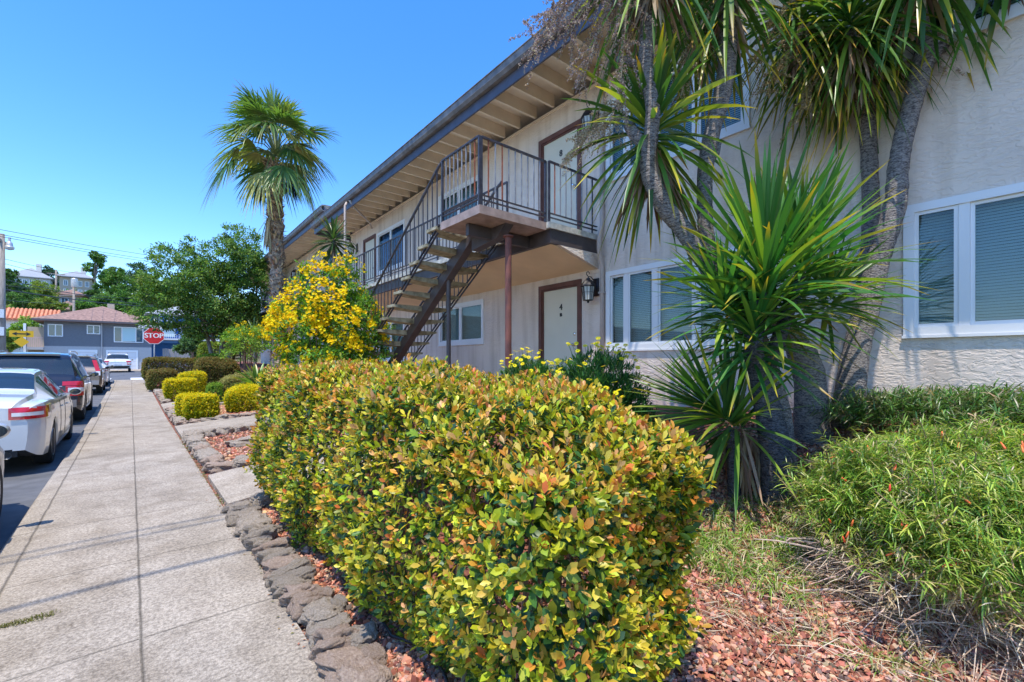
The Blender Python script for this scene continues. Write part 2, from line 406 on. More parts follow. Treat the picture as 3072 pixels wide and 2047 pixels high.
WX = 5.5      # wall plane (building frame x), the street is towards -x
def window(parent, y0, y1, z0, z1, mull, inner='blind', org=None, screen=True, far=False):
    """white vinyl slider seen from -x; mull: list of mullion positions 0..1"""
    fw = .075
    m = MB(); x0, x1 = WX - .022, WX + .06
    m.box(x0, x1, y0, y1, z1 - fw, z1); m.box(x0, x1, y0, y1, z0, z0 + fw)
    m.box(x0, x1, y0, y0 + fw, z0 + fw, z1 - fw); m.box(x0, x1, y1 - fw, y1, z0 + fw, z1 - fw)
    m.box(x0 - .008, x1, y0 - .01, y1 + .01, z0 - .025, z0 - .001)
    # thin inner stop
    i0, i1, j0, j1 = y0 + fw, y1 - fw, z0 + fw, z1 - fw
    for t in mull:
        yc = i0 + (i1 - i0) * t; m.box(x0 + .012, x1 - .01, yc - .035, yc + .035, j0, j1)
    f = part('window', m, M_white, parent)
    edges = [0] + list(mull) + [1]
    for k in range(len(edges) - 1):
        a = i0 + (i1 - i0) * edges[k] + (.035 if k else 0); b = i0 + (i1 - i0) * edges[k + 1] - (.035 if k < len(edges) - 2 else 0)
        s = MB(); t = .03
        xs0, xs1 = WX - .005 + .012 * (k % 2), WX + .03 + .012 * (k % 2)
        s.box(xs0, xs1, a + .001, b - .001, j1 - t, j1 - .001); s.box(xs0, xs1, a + .001, b - .001, j0 + .001, j0 + t)
        s.box(xs0, xs1, a + .001, a + t, j0 + t, j1 - t); s.box(xs0, xs1, b - t, b - .001, j0 + t, j1 - t)
        part('sash', s, M_white, f)
        g = MB(); g.box(xs0 + .012, xs0 + .018, a + t - .002, b - t + .002, j0 + t - .002, j1 - t + .002)
        part('pane', g, M_glass, f)
    if inner == 'blind':
        s = MB(); zz = j0
        while zz < j1:
            s.obox((WX + .105, (i0 + i1) / 2, zz), (.0065, 0, .0118), (0, (i1 - i0) / 2, 0), (-.0009, 0, .0005)); zz += .0265
        part('blind', s, M_blind, f)
    elif inner in ('blue', 'pale'):
        s = MB(); n = 60; pts = [(WX + .12 + .02 * math.sin(k * 1.3), i0 + (i1 - i0) * k / n) for k in range(n + 1)]
        vs_ = [(x, y, j0) for x, y in pts] + [(x, y, j1) for x, y in pts]
        s.add(vs_, [(k, k + 1, n + 2 + k, n + 1 + k) for k in range(n)])
        part('curtain', s, M_curtain if inner == 'blue' else M_curtain_w, f, smooth=True)
    return f
def wall_with_holes(y0, y1, z0, z1, holes, x0=WX, x1=WX + .09):
    """wall slab at x0..x1 with rectangular openings (ya,yb,za,zb)"""
    m = MB(); ys_ = sorted({y0, y1} | {h[0] for h in holes} | {h[1] for h in holes}); zs_ = sorted({z0, z1} | {h[2] for h in holes} | {h[3] for h in holes})
    vid = {}
    def vv(x, y, z):
        k = (x, y, z)
        if k not in vid: vid[k] = len(m.v); m.v.append(k)
        return vid[k]
    solid = {}
    for i in range(len(ys_) - 1):
        for j in range(len(zs_) - 1):
            c = ((ys_[i] + ys_[i + 1]) / 2, (zs_[j] + zs_[j + 1]) / 2)
            solid[i, j] = not any(h[0] < c[0] < h[1] and h[2] < c[1] < h[3] for h in holes)
    for (i, j), s in solid.items():
        if not s: continue
        a, b, c, d = ys_[i], ys_[i + 1], zs_[j], zs_[j + 1]
        m.f.append((vv(x0, b, c), vv(x0, a, c), vv(x0, a, d), vv(x0, b, d)))
        m.f.append((vv(x1, a, c), vv(x1, b, c), vv(x1, b, d), vv(x1, a, d)))
        for (di, dj, q) in ((-1, 0, (a, a, c, d)), (1, 0, (b, b, c, d)), (0, -1, (a, b, c, c)), (0, 1, (a, b, d, d))):
            if not solid.get((i + di, j + dj), False):
                m.f.append((vv(x0, q[0], q[2]), vv(x0, q[1], q[3]), vv(x1, q[1], q[3]), vv(x1, q[0], q[2])))
    m.n = len(m.v); return m
def door(parent, y0, y1, z0, z1, number=None, letter=None, knob=True):
    m = MB(); t = .075
    m.box(WX - .022, WX + .05, y0, y0 + t, z0, z1); m.box(WX - .022, WX + .05, y1 - t, y1, z0, z1); m.box(WX - .022, WX + .05, y0 + t, y1 - t, z1 - t, z1)
    m.box(WX + .0, WX + .06, y0 + t, y0 + t + .03, z0, z1 - t); m.box(WX + .0, WX + .06, y1 - t - .03, y1 - t, z0, z1 - t); m.box(WX, WX + .06, y0 + t + .03, y1 - t - .03, z1 - t - .03, z1 - t)
    m.box(WX - .03, WX + .06, y0, y1, z0 - .04, z0 - .001)
    d = part('door', m, M_trimbrown, parent)
    p = MB(); p.box(WX + .02, WX + .06, y0 + t + .03, y1 - t - .03, z0, z1 - t - .03); part('door_panel', p, M_door, d)
    yk = y0 + t + .10
    k = MB(); k.lathe([(.028, 0), (.028, -.008), (.012, -.012), (.012, -.03), (.026, -.04), (.028, -.055), (.016, -.065)], (WX + .02, yk, z0 + .95), 'x', 12); part('door_knob', k, M_chrome, d, smooth=True)
    k = MB(); k.lathe([(.026, 0), (.024, -.012), (.01, -.016)], (WX + .02, yk, z0 + 1.13), 'x', 12); part('deadbolt', k, M_chrome, d, smooth=True)
    if number:
        yc = (y0 + y1) / 2 - .02; k = MB(); add_text(k, number, .15, (WX + .016, yc, z0 + 1.60), (0, -1, 0), (0, 0, 1), (-1, 0, 0), .006, bold=.003)
        part('door_number', k, M_blackmetal, d)
        if letter:
            k = MB(); add_text(k, letter, .085, (WX + .016, yc, z0 + 1.47), (0, -1, 0), (0, 0, 1), (-1, 0, 0), .006, bold=.006); part('door_number', k, M_blackmetal, d)
    return d
def lantern(parent, y, z, x=WX):
    """wall coach lamp hanging from a scroll arm, centre of the cage about .2 m off the wall"""
    m = MB(); m.box(x - .02, x, y - .055, y + .055, z - .14, z + .14)
    arm = [(x - .02, y, z + .02), (x - .07, y, z + .10), (x - .13, y, z + .15), (x - .19, y, z + .15), (x - .20, y, z + .12)]
    m.tube(arm, .008, 6); m.tube([(x - .20 - .035 * math.cos(a), y, z + .19 + .035 * math.sin(a)) for a in np.linspace(-1.5, 3.0, 9)], .007, 6)
    cx = x - .20
    L = part('wall_lantern', m, M_blackmetal, parent, smooth=True)
    m = MB(); m.lathe([(.012, .13), (.03, .12), (.035, .10), (.06, .09), (.115, .02), (.125, -.005), (.10, -.01)], (cx, y, z), 'z', 6)
    m.lathe([(.075, -.225), (.08, -.215), (.02, -.235), (.015, -.26)], (cx, y, z), 'z', 6)
    for k in range(6):
        a = math.pi / 3 * k; t = (math.cos(a), math.sin(a))
        m.bar((cx + .103 * t[0], y + .103 * t[1], z - .008), (cx + .074 * t[0], y + .074 * t[1], z - .22), .009, .009)
        a2 = a + math.pi / 3; t2 = (math.cos(a2), math.sin(a2))
        m.bar((cx + .09 * t[0], y + .09 * t[1], z - .10), (cx + .09 * t2[0], y + .09 * t2[1], z - .10), .005, .005)
        mid = ((t[0] + t2[0]) / 2, (t[1] + t2[1]) / 2)
        m.bar((cx + .101 * mid[0], y + .101 * mid[1], z - .008), (cx + .073 * mid[0], y + .073 * mid[1], z - .22), .005, .005)
    part('lantern_cage', m, M_blackmetal, L)
    m = MB(); m.lathe([(.094, -.012), (.068, -.215)], (cx, y, z), 'z', 6); part('lantern_glass', m, M_lampglass, L)
def balusters(parent, pts, h0, h1, r, mat_, rusty=(), rustmat=None, name='baluster'):
    for k, p in enumerate(pts):
        m = MB(); m.bar((p[0], p[1], p[2] + h0), (p[0], p[1], p[2] + h1), r, r, up=(1, 0, 0))
        part(name, m, rustmat if k in rusty else mat_, parent)

FZ = 3.425            # top of the balcony slab
def building(base, y_end, near_end, label, dz=0.0, first=True):
    ya, yb = near_end, y_end
    root = thing('apartment_building', label, 'building', (WX, (ya + yb) / 2, .7), -BA, wloc=None)
    root.location = B2W(WX + base[0], (ya + yb) / 2 + base[1], .7 + base[2])
    # openings (windows are y0,y1,z0,z1,mullions,inside)
    if first:
        wins = [(2.3, 4.42, 1.63, 2.83, (.30, .60, .85), 'blind'), (-2.2, .92, 1.69, 2.90, (.11, .89), 'blind'),
                (2.3, 4.42, 4.22, 5.44, (.30, .60, .85), 'blind'), (-2.2, .92, 4.28, 5.50, (.11, .89), 'blind'),
                (7.66, 9.52, 1.84, 2.77, (.5,), 'blind'), (7.80, 9.54, 4.42, 5.45, (.5,), 'blind'),
                (11.4, 13.25, 1.45, 2.65, (.5,), 'pale'), (11.38, 13.3, 4.12, 5.38, (.5,), 'blue')]
        doors = [(4.93, 5.95, .78, 2.80, '4', 'B'), (4.93, 5.95, 3.43, 5.42, '8', None), (13.42, 14.42, .78, 2.80, None, None), (13.42, 14.42, 3.43, 5.42, None, None)]
        lamps = [(4.62, 2.62), (15.0, 5.28), (4.62, 5.24)]
    else:
        wins = [(a, a + 1.8, z, z + 1.2, (.5,), 'pale') for a in (18.0, 21.6, 26.4, 30.4) for z in (1.5, 4.15)]
        doors = [(a, a + 1, z0, z0 + 2.0, None, None) for a in (24.0, 28.9) for z0 in (.78, 3.43)]
        lamps = [(23.6, 5.2)]
    holes = [(w_[0] + .02, w_[1] - .02, w_[2] + .02, w_[3] - .02) for w_ in wins] + [(d[0] + .06, d[1] - .06, d[2], d[3] - .06) for d in doors]
    m = wall_with_holes(ya, yb, .1, 5.86, holes)
    # other three walls
    m.box(WX + .09, 13, ya, ya + .12, .1, 5.86); m.box(WX + .09, 13, yb - .12, yb, .1, 5.86); m.box(13, 13.12, ya, yb, .1, 5.86)
    part('wall', m, M_stucco, root)
    m = MB(); m.box(WX + .5, WX + .55, ya + .2, yb - .2, .3, 5.8); m.box(WX + .1, WX + .5, ya + .2, yb - .2, 3.2, 3.35); part('dark_room_backing', m, M_dark, root)  # near-black backing behind the windows, the rooms' shade put into its colour
    # frieze board under the eave
    m = MB(); m.box(WX - .025, WX - .001, ya, yb, 5.80, 5.845); part('wall_trim', m, M_eave, root)
    # roof deck, fascia, gutter, rafters
    XE = 4.45
    m = MB(); m.box(XE + .03, 13.6, ya - .6, yb + .55, 6.10, 6.13); part('eave_boarding', m, M_eave, root)
    m = MB(); m.box(XE + .0, 13.6, ya - .6, yb + .6, 6.131, 6.22); m.box(XE - .07, XE - .001, ya - .6, yb + .6, 6.17, 6.215); part('roof', m, M_roof, root)
    m = MB(); m.box(XE, XE + .03, ya - .6, yb + .6, 5.82, 6.13); m.box(XE + .03, 13.6, yb + .55, yb + .60, 5.82, 6.13); m.box(XE + .03, 13.6, ya - .6, ya - .55, 5.82, 6.13); part('fascia', m, M_fascia, root)
    m = MB(); g = [(XE - .001, 0, 6.00), (XE - .07, 0, 6.0), (XE - .11, 0, 6.05), (XE - .12, 0, 6.15), (XE - .135, 0, 6.15), (XE - .135, 0, 6.162), (XE - .11, 0, 6.162), (XE - .1, 0, 6.06), (XE - .06, 0, 6.015), (XE - .001, 0, 6.015)]
    m.prism([(p[0], ya - .62, p[2]) for p in g], None, (0, yb - ya + 1.24, 0)); part('gutter', m, M_gutter, root)
    n = 0; y = ya + .06
    step = .46
    while y < yb + .5:
        m = MB(); m.box(XE + .031, WX - .001, y, y + .045, 5.885, 6.099); part('rafter', m, M_eave, root); y += step; n += 1
    # balcony
    b0 = 4.54 if first else ya + .3
    b1 = yb - .2
    m = MB(); m.box(4.39, WX - .001, b0, b1, FZ - .085, FZ); part('balcony_slab', m, M_slabedge, root)
    m = MB(); m.box(4.44, 4.50, b0 + .03, b1, FZ - .285, FZ - .086); m.box(4.501, WX - .001, b0 + .03, b0 + .09, FZ - .285, FZ - .086); part('balcony_beam', m, M_beam, root)
    m = MB(); q = [(4.501, b0 + .091, FZ - .285), (4.501, b0 + .091, FZ - .30), (5.05, b0 + .091, 2.96), (WX - .001, b0 + .091, 2.90), (WX - .001, b0 + .091, FZ - .285)]
    q = [(4.501, b0 + .091, FZ - .10), (4.501, b0 + .091, FZ - .27), (WX - .001, b0 + .091, 2.91), (WX - .001, b0 + .091, FZ - .10)]
    m.prism(q, None, (0, b1 - b0 - .1, 0)); part('balcony_soffit', m, M_soffit, root)
    m = MB(); q2 = [(p[0], b0 + .031, p[2]) for p in ((4.62, 0, FZ - .286), (WX - .001, 0, 2.905), (WX - .001, 0, FZ - .286))]
    m.prism(q2, None, (0, .058, 0)); part('soffit_end', m, M_stucco, root)
    # balcony railing
    gap = (4.62, 5.54) if first else (26.62, 27.54)
    segs = [(gap[1], b1)] + ([] if first else [(b0, gap[0])])
    nb = 0
    for (s0, s1) in segs:
        m = MB(); X = 4.43
        m.bar((X, s0, FZ + .875), (X, s1, FZ + .875), .035, .022); m.bar((X, s0, FZ + .14), (X, s1, FZ + .14), .03, .012); m.bar((X, s0, FZ + .08), (X, s1, FZ + .08), .03, .012)
        yy = s0
        while yy <= s1: m.bar((X, yy, FZ - .05), (X, yy, FZ + .875), .03, .03, up=(1, 0, 0)); yy += 2.2
        R = part('railing', m, M_rail, root)
        pts = []; yy = s0 + .12
        while yy < s1 and nb < 98: pts.append((X, yy, FZ)); yy += .125 if first else .16; nb += 1
        balusters(R, pts, .14, .87, .013, M_rail)
    m = MB(); X = 4.43
    if first:
        yr = b0 + .05
        m.bar((X, yr, FZ + .875), (WX - .03, yr, FZ + .875), .035, .022); m.bar((X, yr, FZ + .14), (WX - .03, yr, FZ + .14), .03, .012); m.bar((X, yr, FZ + .08), (WX - .03, yr, FZ + .08), .03, .012)
        m.bar((X, yr, FZ), (X, yr, FZ + .88), .03, .03, up=(1, 0, 0)); m.bar((5.36, yr, FZ), (5.36, yr, FZ + .88), .02, .02, up=(1, 0, 0))
        R = part('railing', m, M_rail, root)
        balusters(R, [(X + .115 * k, yr, FZ) for k in range(1, 9)], .14, .87, .013, M_railgray, rusty=(0,), rustmat=M_rust)
    for y_, z_ in lamps: lantern(root, y_, z_)
    for (y0, y1, z0, z1, mu, inn) in wins: window(root, y0, y1, z0, z1, mu, inn)
    for d in doors: door(root, *d)
    # downpipes
    def pipe(pts, r=.035, name='downpipe'):
        m = MB(); m.tube(pts, r, 10); o = part(name, m, M_pipe, root, smooth=True)
    if first:
        yp = 4.47
        pipe([(4.36, 3.1, 6.0), (4.36, 3.1, 5.88), (4.5, 3.22, 5.80), (5.28, 4.35, 5.72), (5.44, yp, 5.62), (5.45, yp, 5.4), (5.45, yp, 3.55), (5.40, yp, 3.42), (5.34, yp - .03, 3.3), (5.34, yp - .03, 3.16), (5.42, yp, 3.02), (5.455, yp, 2.9), (5.455, yp, .8)])
        for z in (2.5, 1.2):
            m = MB(); m.box(5.41, 5.5, yp - .045, yp + .045, z, z + .03); part('pipe_strap', m, M_pipe, root)
        pipe([(4.40, 12.6, 5.98), (4.52, 12.6, 5.82), (5.3, 13.4, 5.72), (5.44, 13.6, 5.62)], .03)
        pipe([(4.38, 12.75, 5.95), (4.33, 12.75, 5.85), (4.33, 12.75, .9)], .035)
    else:
        pipe([(4.38, 27.4, 6.0), (4.33, 27.4, 5.9), (4.33, 27.4, .9)], .045)
    return root

b1_ = building((0, 0, 0), 15.6, -6.0, 'beige stucco two-storey apartment building with open eaves and doors numbered 8 and 4')
b2_ = building((.25, 0, .60), 33.0, 16.5, 'second beige stucco apartment building farther down the sidewalk, behind the palm trunk and big tree', first=False)

# ------------------------------------------------------------------ exterior staircase
def staircase(label, group=None):
    root = thing('exterior_staircase', label, 'staircase', (3.8, 7.0, .8), -BA); root.location = B2W(3.8, 7.0, .8)
    L0, L1 = 3.23, 4.385; ya, yb = 4.60, 5.56
    m = MB(); m.box(L0, L1, ya, yb, FZ - .11, FZ); part('landing', m, M_landing, root)
    # beams carrying the landing
    xc = 3.8
    m = MB(); m.box(L0 + .12, 4.435, 5.02, 5.09, FZ - .27, FZ - .111)
    m.prism([(xc - .07, ya + .1, FZ - .111), (xc - .07, yb - .05, FZ - .111), (xc - .07, yb - .05, FZ - .33), (xc - .07, ya + .3, FZ - .27)], None, (.14, 0, 0)); part('landing_beam', m, M_beam, root)
    # stringer
    n = 13; zt = [3.40 - .196 * k for k in range(n)]; yc = [5.80 + .284 * k for k in range(n)]
    sl_ = .196 / .284
    y0_, y1_ = yb - .10, yc[-1] + .25
    z_at = lambda y: 3.40 - (y - 5.80) * sl_ - .10
    m = MB(); m.prism([(xc - .065, y0_, z_at(y0_)), (xc - .065, y1_, z_at(y1_)), (xc - .065, y1_, z_at(y1_) - .20), (xc - .065, y0_, z_at(y0_) - .22)], None, (.13, 0, 0)); part('stringer', m, M_beam, root)
    for k in range(n):
        m = MB(); y, z = yc[k], zt[k]; t = .075
        prof = [(L0 - .01, .035), (L0 + .10, .0), (xc, .02)]
        pts = [(L0 - .02, 0, z), (L1 - .03, 0, z), (L1 - .03, 0, z - .035), (L1 - .2, 0, z - t * .9), (xc, 0, z - t * 1.25), (L0 + .2, 0, z - t * .95), (L0 - .02, 0, z - .045)]
        m.prism([(p[0], y - .145, p[2]) for p in pts], None, (0, .29, 0)); part('tread', m, M_step, root)
    m = MB(); m.tube([(xc, 4.73, .6), (xc, 4.73, FZ - .29)], .045, 14); m.lathe([(.075, 0), (.075, -.015), (.05, -.02)], (xc, 4.73, FZ - .27), 'z', 14)
    part('support_post', m, M_rustpost, root, smooth='auto', label='rusty red steel post under the landing')
    m = MB(); m.tube([(xc, 6.28, .6), (xc, 6.28, z_at(6.28) - .2)], .036, 12); part('support_post', m, M_beam, root, smooth='auto', label='dark brown post under the stringer')
    # landing railings
    def rail(p0, p1, n_, rusty=()):
        p0 = np.array(p0); p1 = np.array(p1); m = MB()
        for h, wd, t in ((.875, .035, .022), (.14, .03, .012), (.08, .03, .012)): m.bar(p0 + (0, 0, h), p1 + (0, 0, h), wd, t)
        m.bar(p0 + (0, 0, -.02), p0 + (0, 0, .88), .028, .028, up=(1, 0, 0)); m.bar(p1 + (0, 0, -.02), p1 + (0, 0, .88), .028, .028, up=(1, 0, 0))
        R = part('railing', m, M_rail, root)
        balusters(R, [p0 + (p1 - p0) * k / (n_ + 1) for k in range(1, n_ + 1)], .14, .87, .014, M_railgray, rusty=rusty, rustmat=M_rust)
    rail((L0 + .02, 5.54, FZ), (L0 + .02, ya + .03, FZ), 8, rusty=(7,))
    rail((L0 + .05, ya + .03, FZ), (4.40, ya + .03, FZ), 9, rusty=(0, 2))
    # sloping stair railings
    for X in (L0 + .02, L1 - .05):
        a = np.array([X, 5.62, FZ - .06]); b = np.array([X, yc[-1] + .1, zt[-1]]); m = MB()
        m.bar(a + (0, 0, .90), b + (0, 0, .90), .035, .022); m.bar(a + (0, 0, .05), b + (0, 0, .05), .03, .012); m.bar(a + (0, .05, -.06), b + (0, .05, -.06), .03, .012)
        m.bar(a + (0, -.06, .93), a + (0, 0, .89), .03, .02); m.bar(b + (0, 0, -.1), b + (0, 0, .9), .028, .028, up=(1, 0, 0))
        R = part('railing', m, M_rail, root)
        balusters(R, [a + (b - a) * (k + .5) / 26 for k in range(26)], .05, .89, .013, M_rail)
    return root
st1 = staircase('open concrete-tread staircase with brown centre beam rising to the landing by door 8')
st2 = copy_tree(st1); st2['label'] = 'distant open-tread staircase behind the small yellow-flowering shrub, at the second building'
st2.location = B2W(3.8 + .15, 7.0 + 22.0, .8 + .60)
# ------------------------------------------------------------------ foliage generators
def unit(a): return a / (np.linalg.norm(a, axis=-1, keepdims=True) + 1e-9)
def frames(D, N):
    D = unit(D); S = unit(np.cross(D, N)); N = np.cross(S, D); return D, S, N
LV = np.array([(0, 0, 0), (-.8, .32, .12), (0, .35, 0), (.8, .32, .12), (-.95, .68, .12), (0, .70, .02), (.95, .68, .12), (0, 1, -.03)], np.float32)
LT = np.array([(0, 2, 1), (0, 3, 2), (1, 2, 5), (1, 5, 4), (2, 3, 6), (2, 6, 5), (4, 5, 7), (5, 6, 7)], np.int32)
SV = np.array([(0, 0, 0), (-1, .55, .25), (0, 1, 0), (1, .55, .25)], np.float32)
ST = np.array([(0, 3, 2), (0, 2, 1)], np.int32)
def leaves(name, Pn, D, N, L, W, col, mat_, parent=None, simple=False, org=(0, 0, 0), smooth=True):
    tv, tt = (SV, ST) if simple else (LV, LT)
    D, S, N = frames(D, N); n = len(Pn); L = np.broadcast_to(L, n); W = np.broadcast_to(W, n)
    V = (Pn[:, None] + S[:, None] * (tv[None, :, 0:1] * (W / 2)[:, None, None]) + D[:, None] * (tv[None, :, 1:2] * L[:, None, None])
         + N[:, None] * (tv[None, :, 2:3] * W[:, None, None]))
    T = tt[None] + (np.arange(n) * len(tv))[:, None, None]
    C = np.repeat(col, len(tv), axis=0)
    return np_mesh(name, V.reshape(-1, 3), T.reshape(-1, 3), mat_, parent, C, smooth=smooth, org=org)
def blade_geo(B, D, L, W, droop, col, tipcol=None, nseg=6, up=None, gutter=.25, twist=0, wid=None, kink=0.):
    """strap leaves: B base, D direction, droop = sideways gravity sag as share of length"""
    n = len(B); D = unit(D); L = np.broadcast_to(L, n); W = np.broadcast_to(W, n); droop = np.broadcast_to(droop, n)
    t = np.linspace(0, 1, nseg + 1)
    up = np.array([0, 0, 1.]) if up is None else up
    ctr = B[:, None] + D[:, None] * (L[:, None] * t[None])[..., None]
    sag = (L * droop)[:, None] * (t[None] ** 2.2)
    ctr[..., 2] -= sag
    # pull back horizontally so length is kept
    S = np.cross(D, up); bad = np.linalg.norm(S, axis=1) < .05; S[bad] = (1, 0, 0); S = unit(S)
    if twist:
        a = RNG.normal(0, twist, n)[:, None]; Nn = unit(np.cross(S, D)); S = S * np.cos(a) + Nn * np.sin(a)
    wp = (np.array([.55, .85, 1., .98, .85, .6, .04]) if nseg == 6 else np.interp(t, [0, .15, .5, .8, 1], [.5, .85, 1, .75, .04])) if wid is None else np.interp(t, *wid)
    tang = np.gradient(ctr, axis=1); tang = unit(tang)
    Nn = unit(np.cross(np.broadcast_to(S[:, None], tang.shape), tang))
    hw = (W[:, None] / 2) * wp[None]
    Lf = ctr - S[:, None] * hw[..., None] + Nn * (gutter * hw)[..., None]
    Rt = ctr + S[:, None] * hw[..., None] + Nn * (gutter * hw)[..., None]
    V = np.stack([Lf, ctr, Rt], 2)      # n, nseg+1, 3, 3
    m = (nseg + 1) * 3; q = []
    for i in range(nseg):
        for j in range(2): a = i * 3 + j; q.append((a, a + 1, a + 4, a + 3))
    T = np.array(q)[None] + (np.arange(n) * m)[:, None, None]
    C = np.repeat(np.repeat(col[:, None], nseg + 1, 1)[:, :, None], 3, 2).astype(float)
    if tipcol is not None:
        k = np.interp(t, [0, .72, .95, 1], [0, 0, .8, 1])[None, :, None, None]; C = C * (1 - k) + tipcol[:, None, None] * k
    return V.reshape(-1, 3), T.reshape(-1, 4), C.reshape(-1, 3)
def merge_geo(gs):
    V = []; T = []; C = []; o_ = 0
    for v, t, c in gs: V.append(v); T.append(t + o_); C.append(c); o_ += len(v)
    return np.vstack(V), np.vstack(T), np.vstack(C)
def pal(n, cols, w_=None, jit=.12):
    cols = np.array(cols, float); i = RNG.choice(len(cols), n, p=w_); c = cols[i] * (1 + RNG.normal(0, jit, (n, 1))) * (1 + RNG.normal(0, jit * .4, (n, 3)))
    return np.clip(c, .003, .95)
def rdir(n):
    v = RNG.normal(0, 1, (n, 3)); return unit(v)

M_leaf = leafmat('glossy_leaf', .40, .32, .4)
M_leafsoft = leafmat('soft_leaf', .5, .33, .3)
M_flower = leafmat('petal', .6, .35, .2, (1, .95, .6))
M_strap = leafmat('strap_leaf', .33, .34, .5)
M_dead = leafmat('dead_leaf', .8, .2, .15, (1, .9, .7))
M_twig = mat('twig_bark', (.16, .10, .07), .85, var=.3, vscale=20)
M_bark = mat('tree_bark', (.20, .17, .14), .9, var=.4, vscale=10, bump=.02, bscale=18, stretch=(1, 1, .3))

# ------------------------------------------------------------------ big clipped foreground hedge
def clipped_hedge(label, name, x0, x1, y0, y1, top, bottom, n_shoot, leaf_l, leaf_w, palettes, cat='hedge', per=6, r_edge=.18, tip_frac=.35,
                  density_bias=None, group=None, rough=.05, simple=False, sprig=.06, wig=.04, matl=None, tipup=.0, plan=None, sgain=.35):
    """shoots with whorls of leaves over the surface of a rounded box. palettes=(old, mature, young)"""
    cx, cy = (x0 + x1) / 2, (y0 + y1) / 2; zb = float(bottom(cx, cy))
    root = thing(name, label, cat, (cx, cy, zb), 0, group)
    hx, hy = (x1 - x0) / 2, (y1 - y0) / 2
    nx, ny = [], []
    def surf(n):
        # choose face by area: top, four sides
        H = float(top(cx, cy)) - zb
        A = np.array([4 * hx * hy, 2 * hy * H, 2 * hy * H, 2 * hx * H, 2 * hx * H]); f = RNG.choice(5, n, p=A / A.sum())
        a, b = RNG.uniform(-1, 1, n), RNG.uniform(-1, 1, n); c = RNG.uniform(0, 1, n) ** .9
        X = np.where(f == 0, a * hx, np.where(f == 1, -hx, np.where(f == 2, hx, a * hx)))
        Y = np.where(f == 0, b * hy, np.where(f <= 2, b * hy, np.where(f == 3, -hy, hy)))
        S = np.where(f == 0, 1.0, c)
        Nrm = np.zeros((n, 3)); Nrm[f == 0, 2] = 1; Nrm[f == 1, 0] = -1; Nrm[f == 2, 0] = 1; Nrm[f == 3, 1] = -1; Nrm[f == 4, 1] = 1
        return X, Y, S, Nrm, H
    X, Y, S, Nrm, H = surf(n_shoot)
    T_ = top(cx + X, cy + Y); Bz = bottom(cx + X, cy + Y); Z = Bz + S * (T_ - Bz)
    # round the edges: clamp to inset box and push out along the offset
    Pn = np.stack([X, Y, Z - zb], 1); ht = (T_ - zb)
    r = r_edge
    q = np.stack([np.clip(X, -hx + r, hx - r), np.clip(Y, -hy + r, hy - r), np.clip(Z - zb, -9, ht - r)], 1)
    d = Pn - q; dl = np.linalg.norm(d, axis=1, keepdims=True); dn = np.where(dl > 1e-6, d / (dl + 1e-9), Nrm); Pn = q + dn * r
    lump = np.sin(X * 5.1 + 1.3) * np.cos(Y * 4.3) + np.sin(Z * 6 + X * 3) * .7 + np.sin(Y * 9 + Z * 7) * .5
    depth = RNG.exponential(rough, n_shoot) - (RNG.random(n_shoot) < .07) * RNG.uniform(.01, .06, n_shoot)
    Pn = Pn + dn * (wig * lump[:, None]) - dn * depth[:, None]
    # undercut near the ground
    low = np.clip((.22 - (Pn[:, 2])) / .3, 0, 1); Pn[:, :2] *= (1 - .12 * low[:, None])
    if plan is not None:
        k_ = plan(Pn[:, 1] + cy); Pn[:, 0] = np.where(Pn[:, 0] > -hx * .5, (Pn[:, 0] + hx * .5) * k_ - hx * .5, Pn[:, 0])
    dirs = unit(dn * .8 + np.array([0, 0, .75 + tipup]) + RNG.normal(0, .35, (n_shoot, 3)))
    young = RNG.random(n_shoot)
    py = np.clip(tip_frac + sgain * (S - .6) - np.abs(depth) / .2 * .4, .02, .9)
    LP, LD, LN, LL, LW, LC = [], [], [], [], [], []
    sco, scm, scy = pal(n_shoot, *palettes[0]), pal(n_shoot, *palettes[1]), pal(n_shoot, *palettes[2])
    jt = lambda c_: np.clip(c_ * RNG.normal(1, .13, (n_shoot, 1)) * RNG.normal(1, .04, (n_shoot, 3)), .004, .97)
    for k in range(per):
        ang = k * 2.4 + RNG.uniform(0, 6.28, n_shoot) * .3
        a = unit(np.cross(dirs, RNG.normal(0, 1, (n_shoot, 3)))); b = np.cross(dirs, a)
        rad = a * np.cos(ang)[:, None] + b * np.sin(ang)[:, None]
        f = k / max(1, per - 1)                 # 0 bottom of shoot, 1 tip
        opening = .95 - .62 * f
        D_ = unit(dirs * (1 - opening * .8) + rad * opening + RNG.normal(0, .12, (n_shoot, 3)))
        LP.append(Pn + dirs * (sprig * (f - .6))[..., None] if False else Pn + dirs * (sprig * (f - .6)))
        LD.append(D_); LN.append(unit(dirs * 1.0 - rad * .6 + RNG.normal(0, .2, (n_shoot, 3))))
        sz = RNG.uniform(.5, 1.25, n_shoot) * (1.08 - .3 * f)
        LL.append(leaf_l * sz); LW.append(leaf_w * sz)
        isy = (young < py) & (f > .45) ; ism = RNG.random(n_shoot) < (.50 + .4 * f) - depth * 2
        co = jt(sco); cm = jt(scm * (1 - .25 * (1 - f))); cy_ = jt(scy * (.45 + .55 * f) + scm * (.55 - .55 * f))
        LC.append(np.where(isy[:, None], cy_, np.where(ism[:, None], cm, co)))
    cat_ = lambda q_: np.concatenate(q_)
    PP = cat_(LP) + np.array([cx, cy, zb])
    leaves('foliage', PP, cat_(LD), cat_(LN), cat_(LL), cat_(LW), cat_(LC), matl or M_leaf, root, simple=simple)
    # stems
    m = MB(); ns = max(8, int(hx * hy * 40))
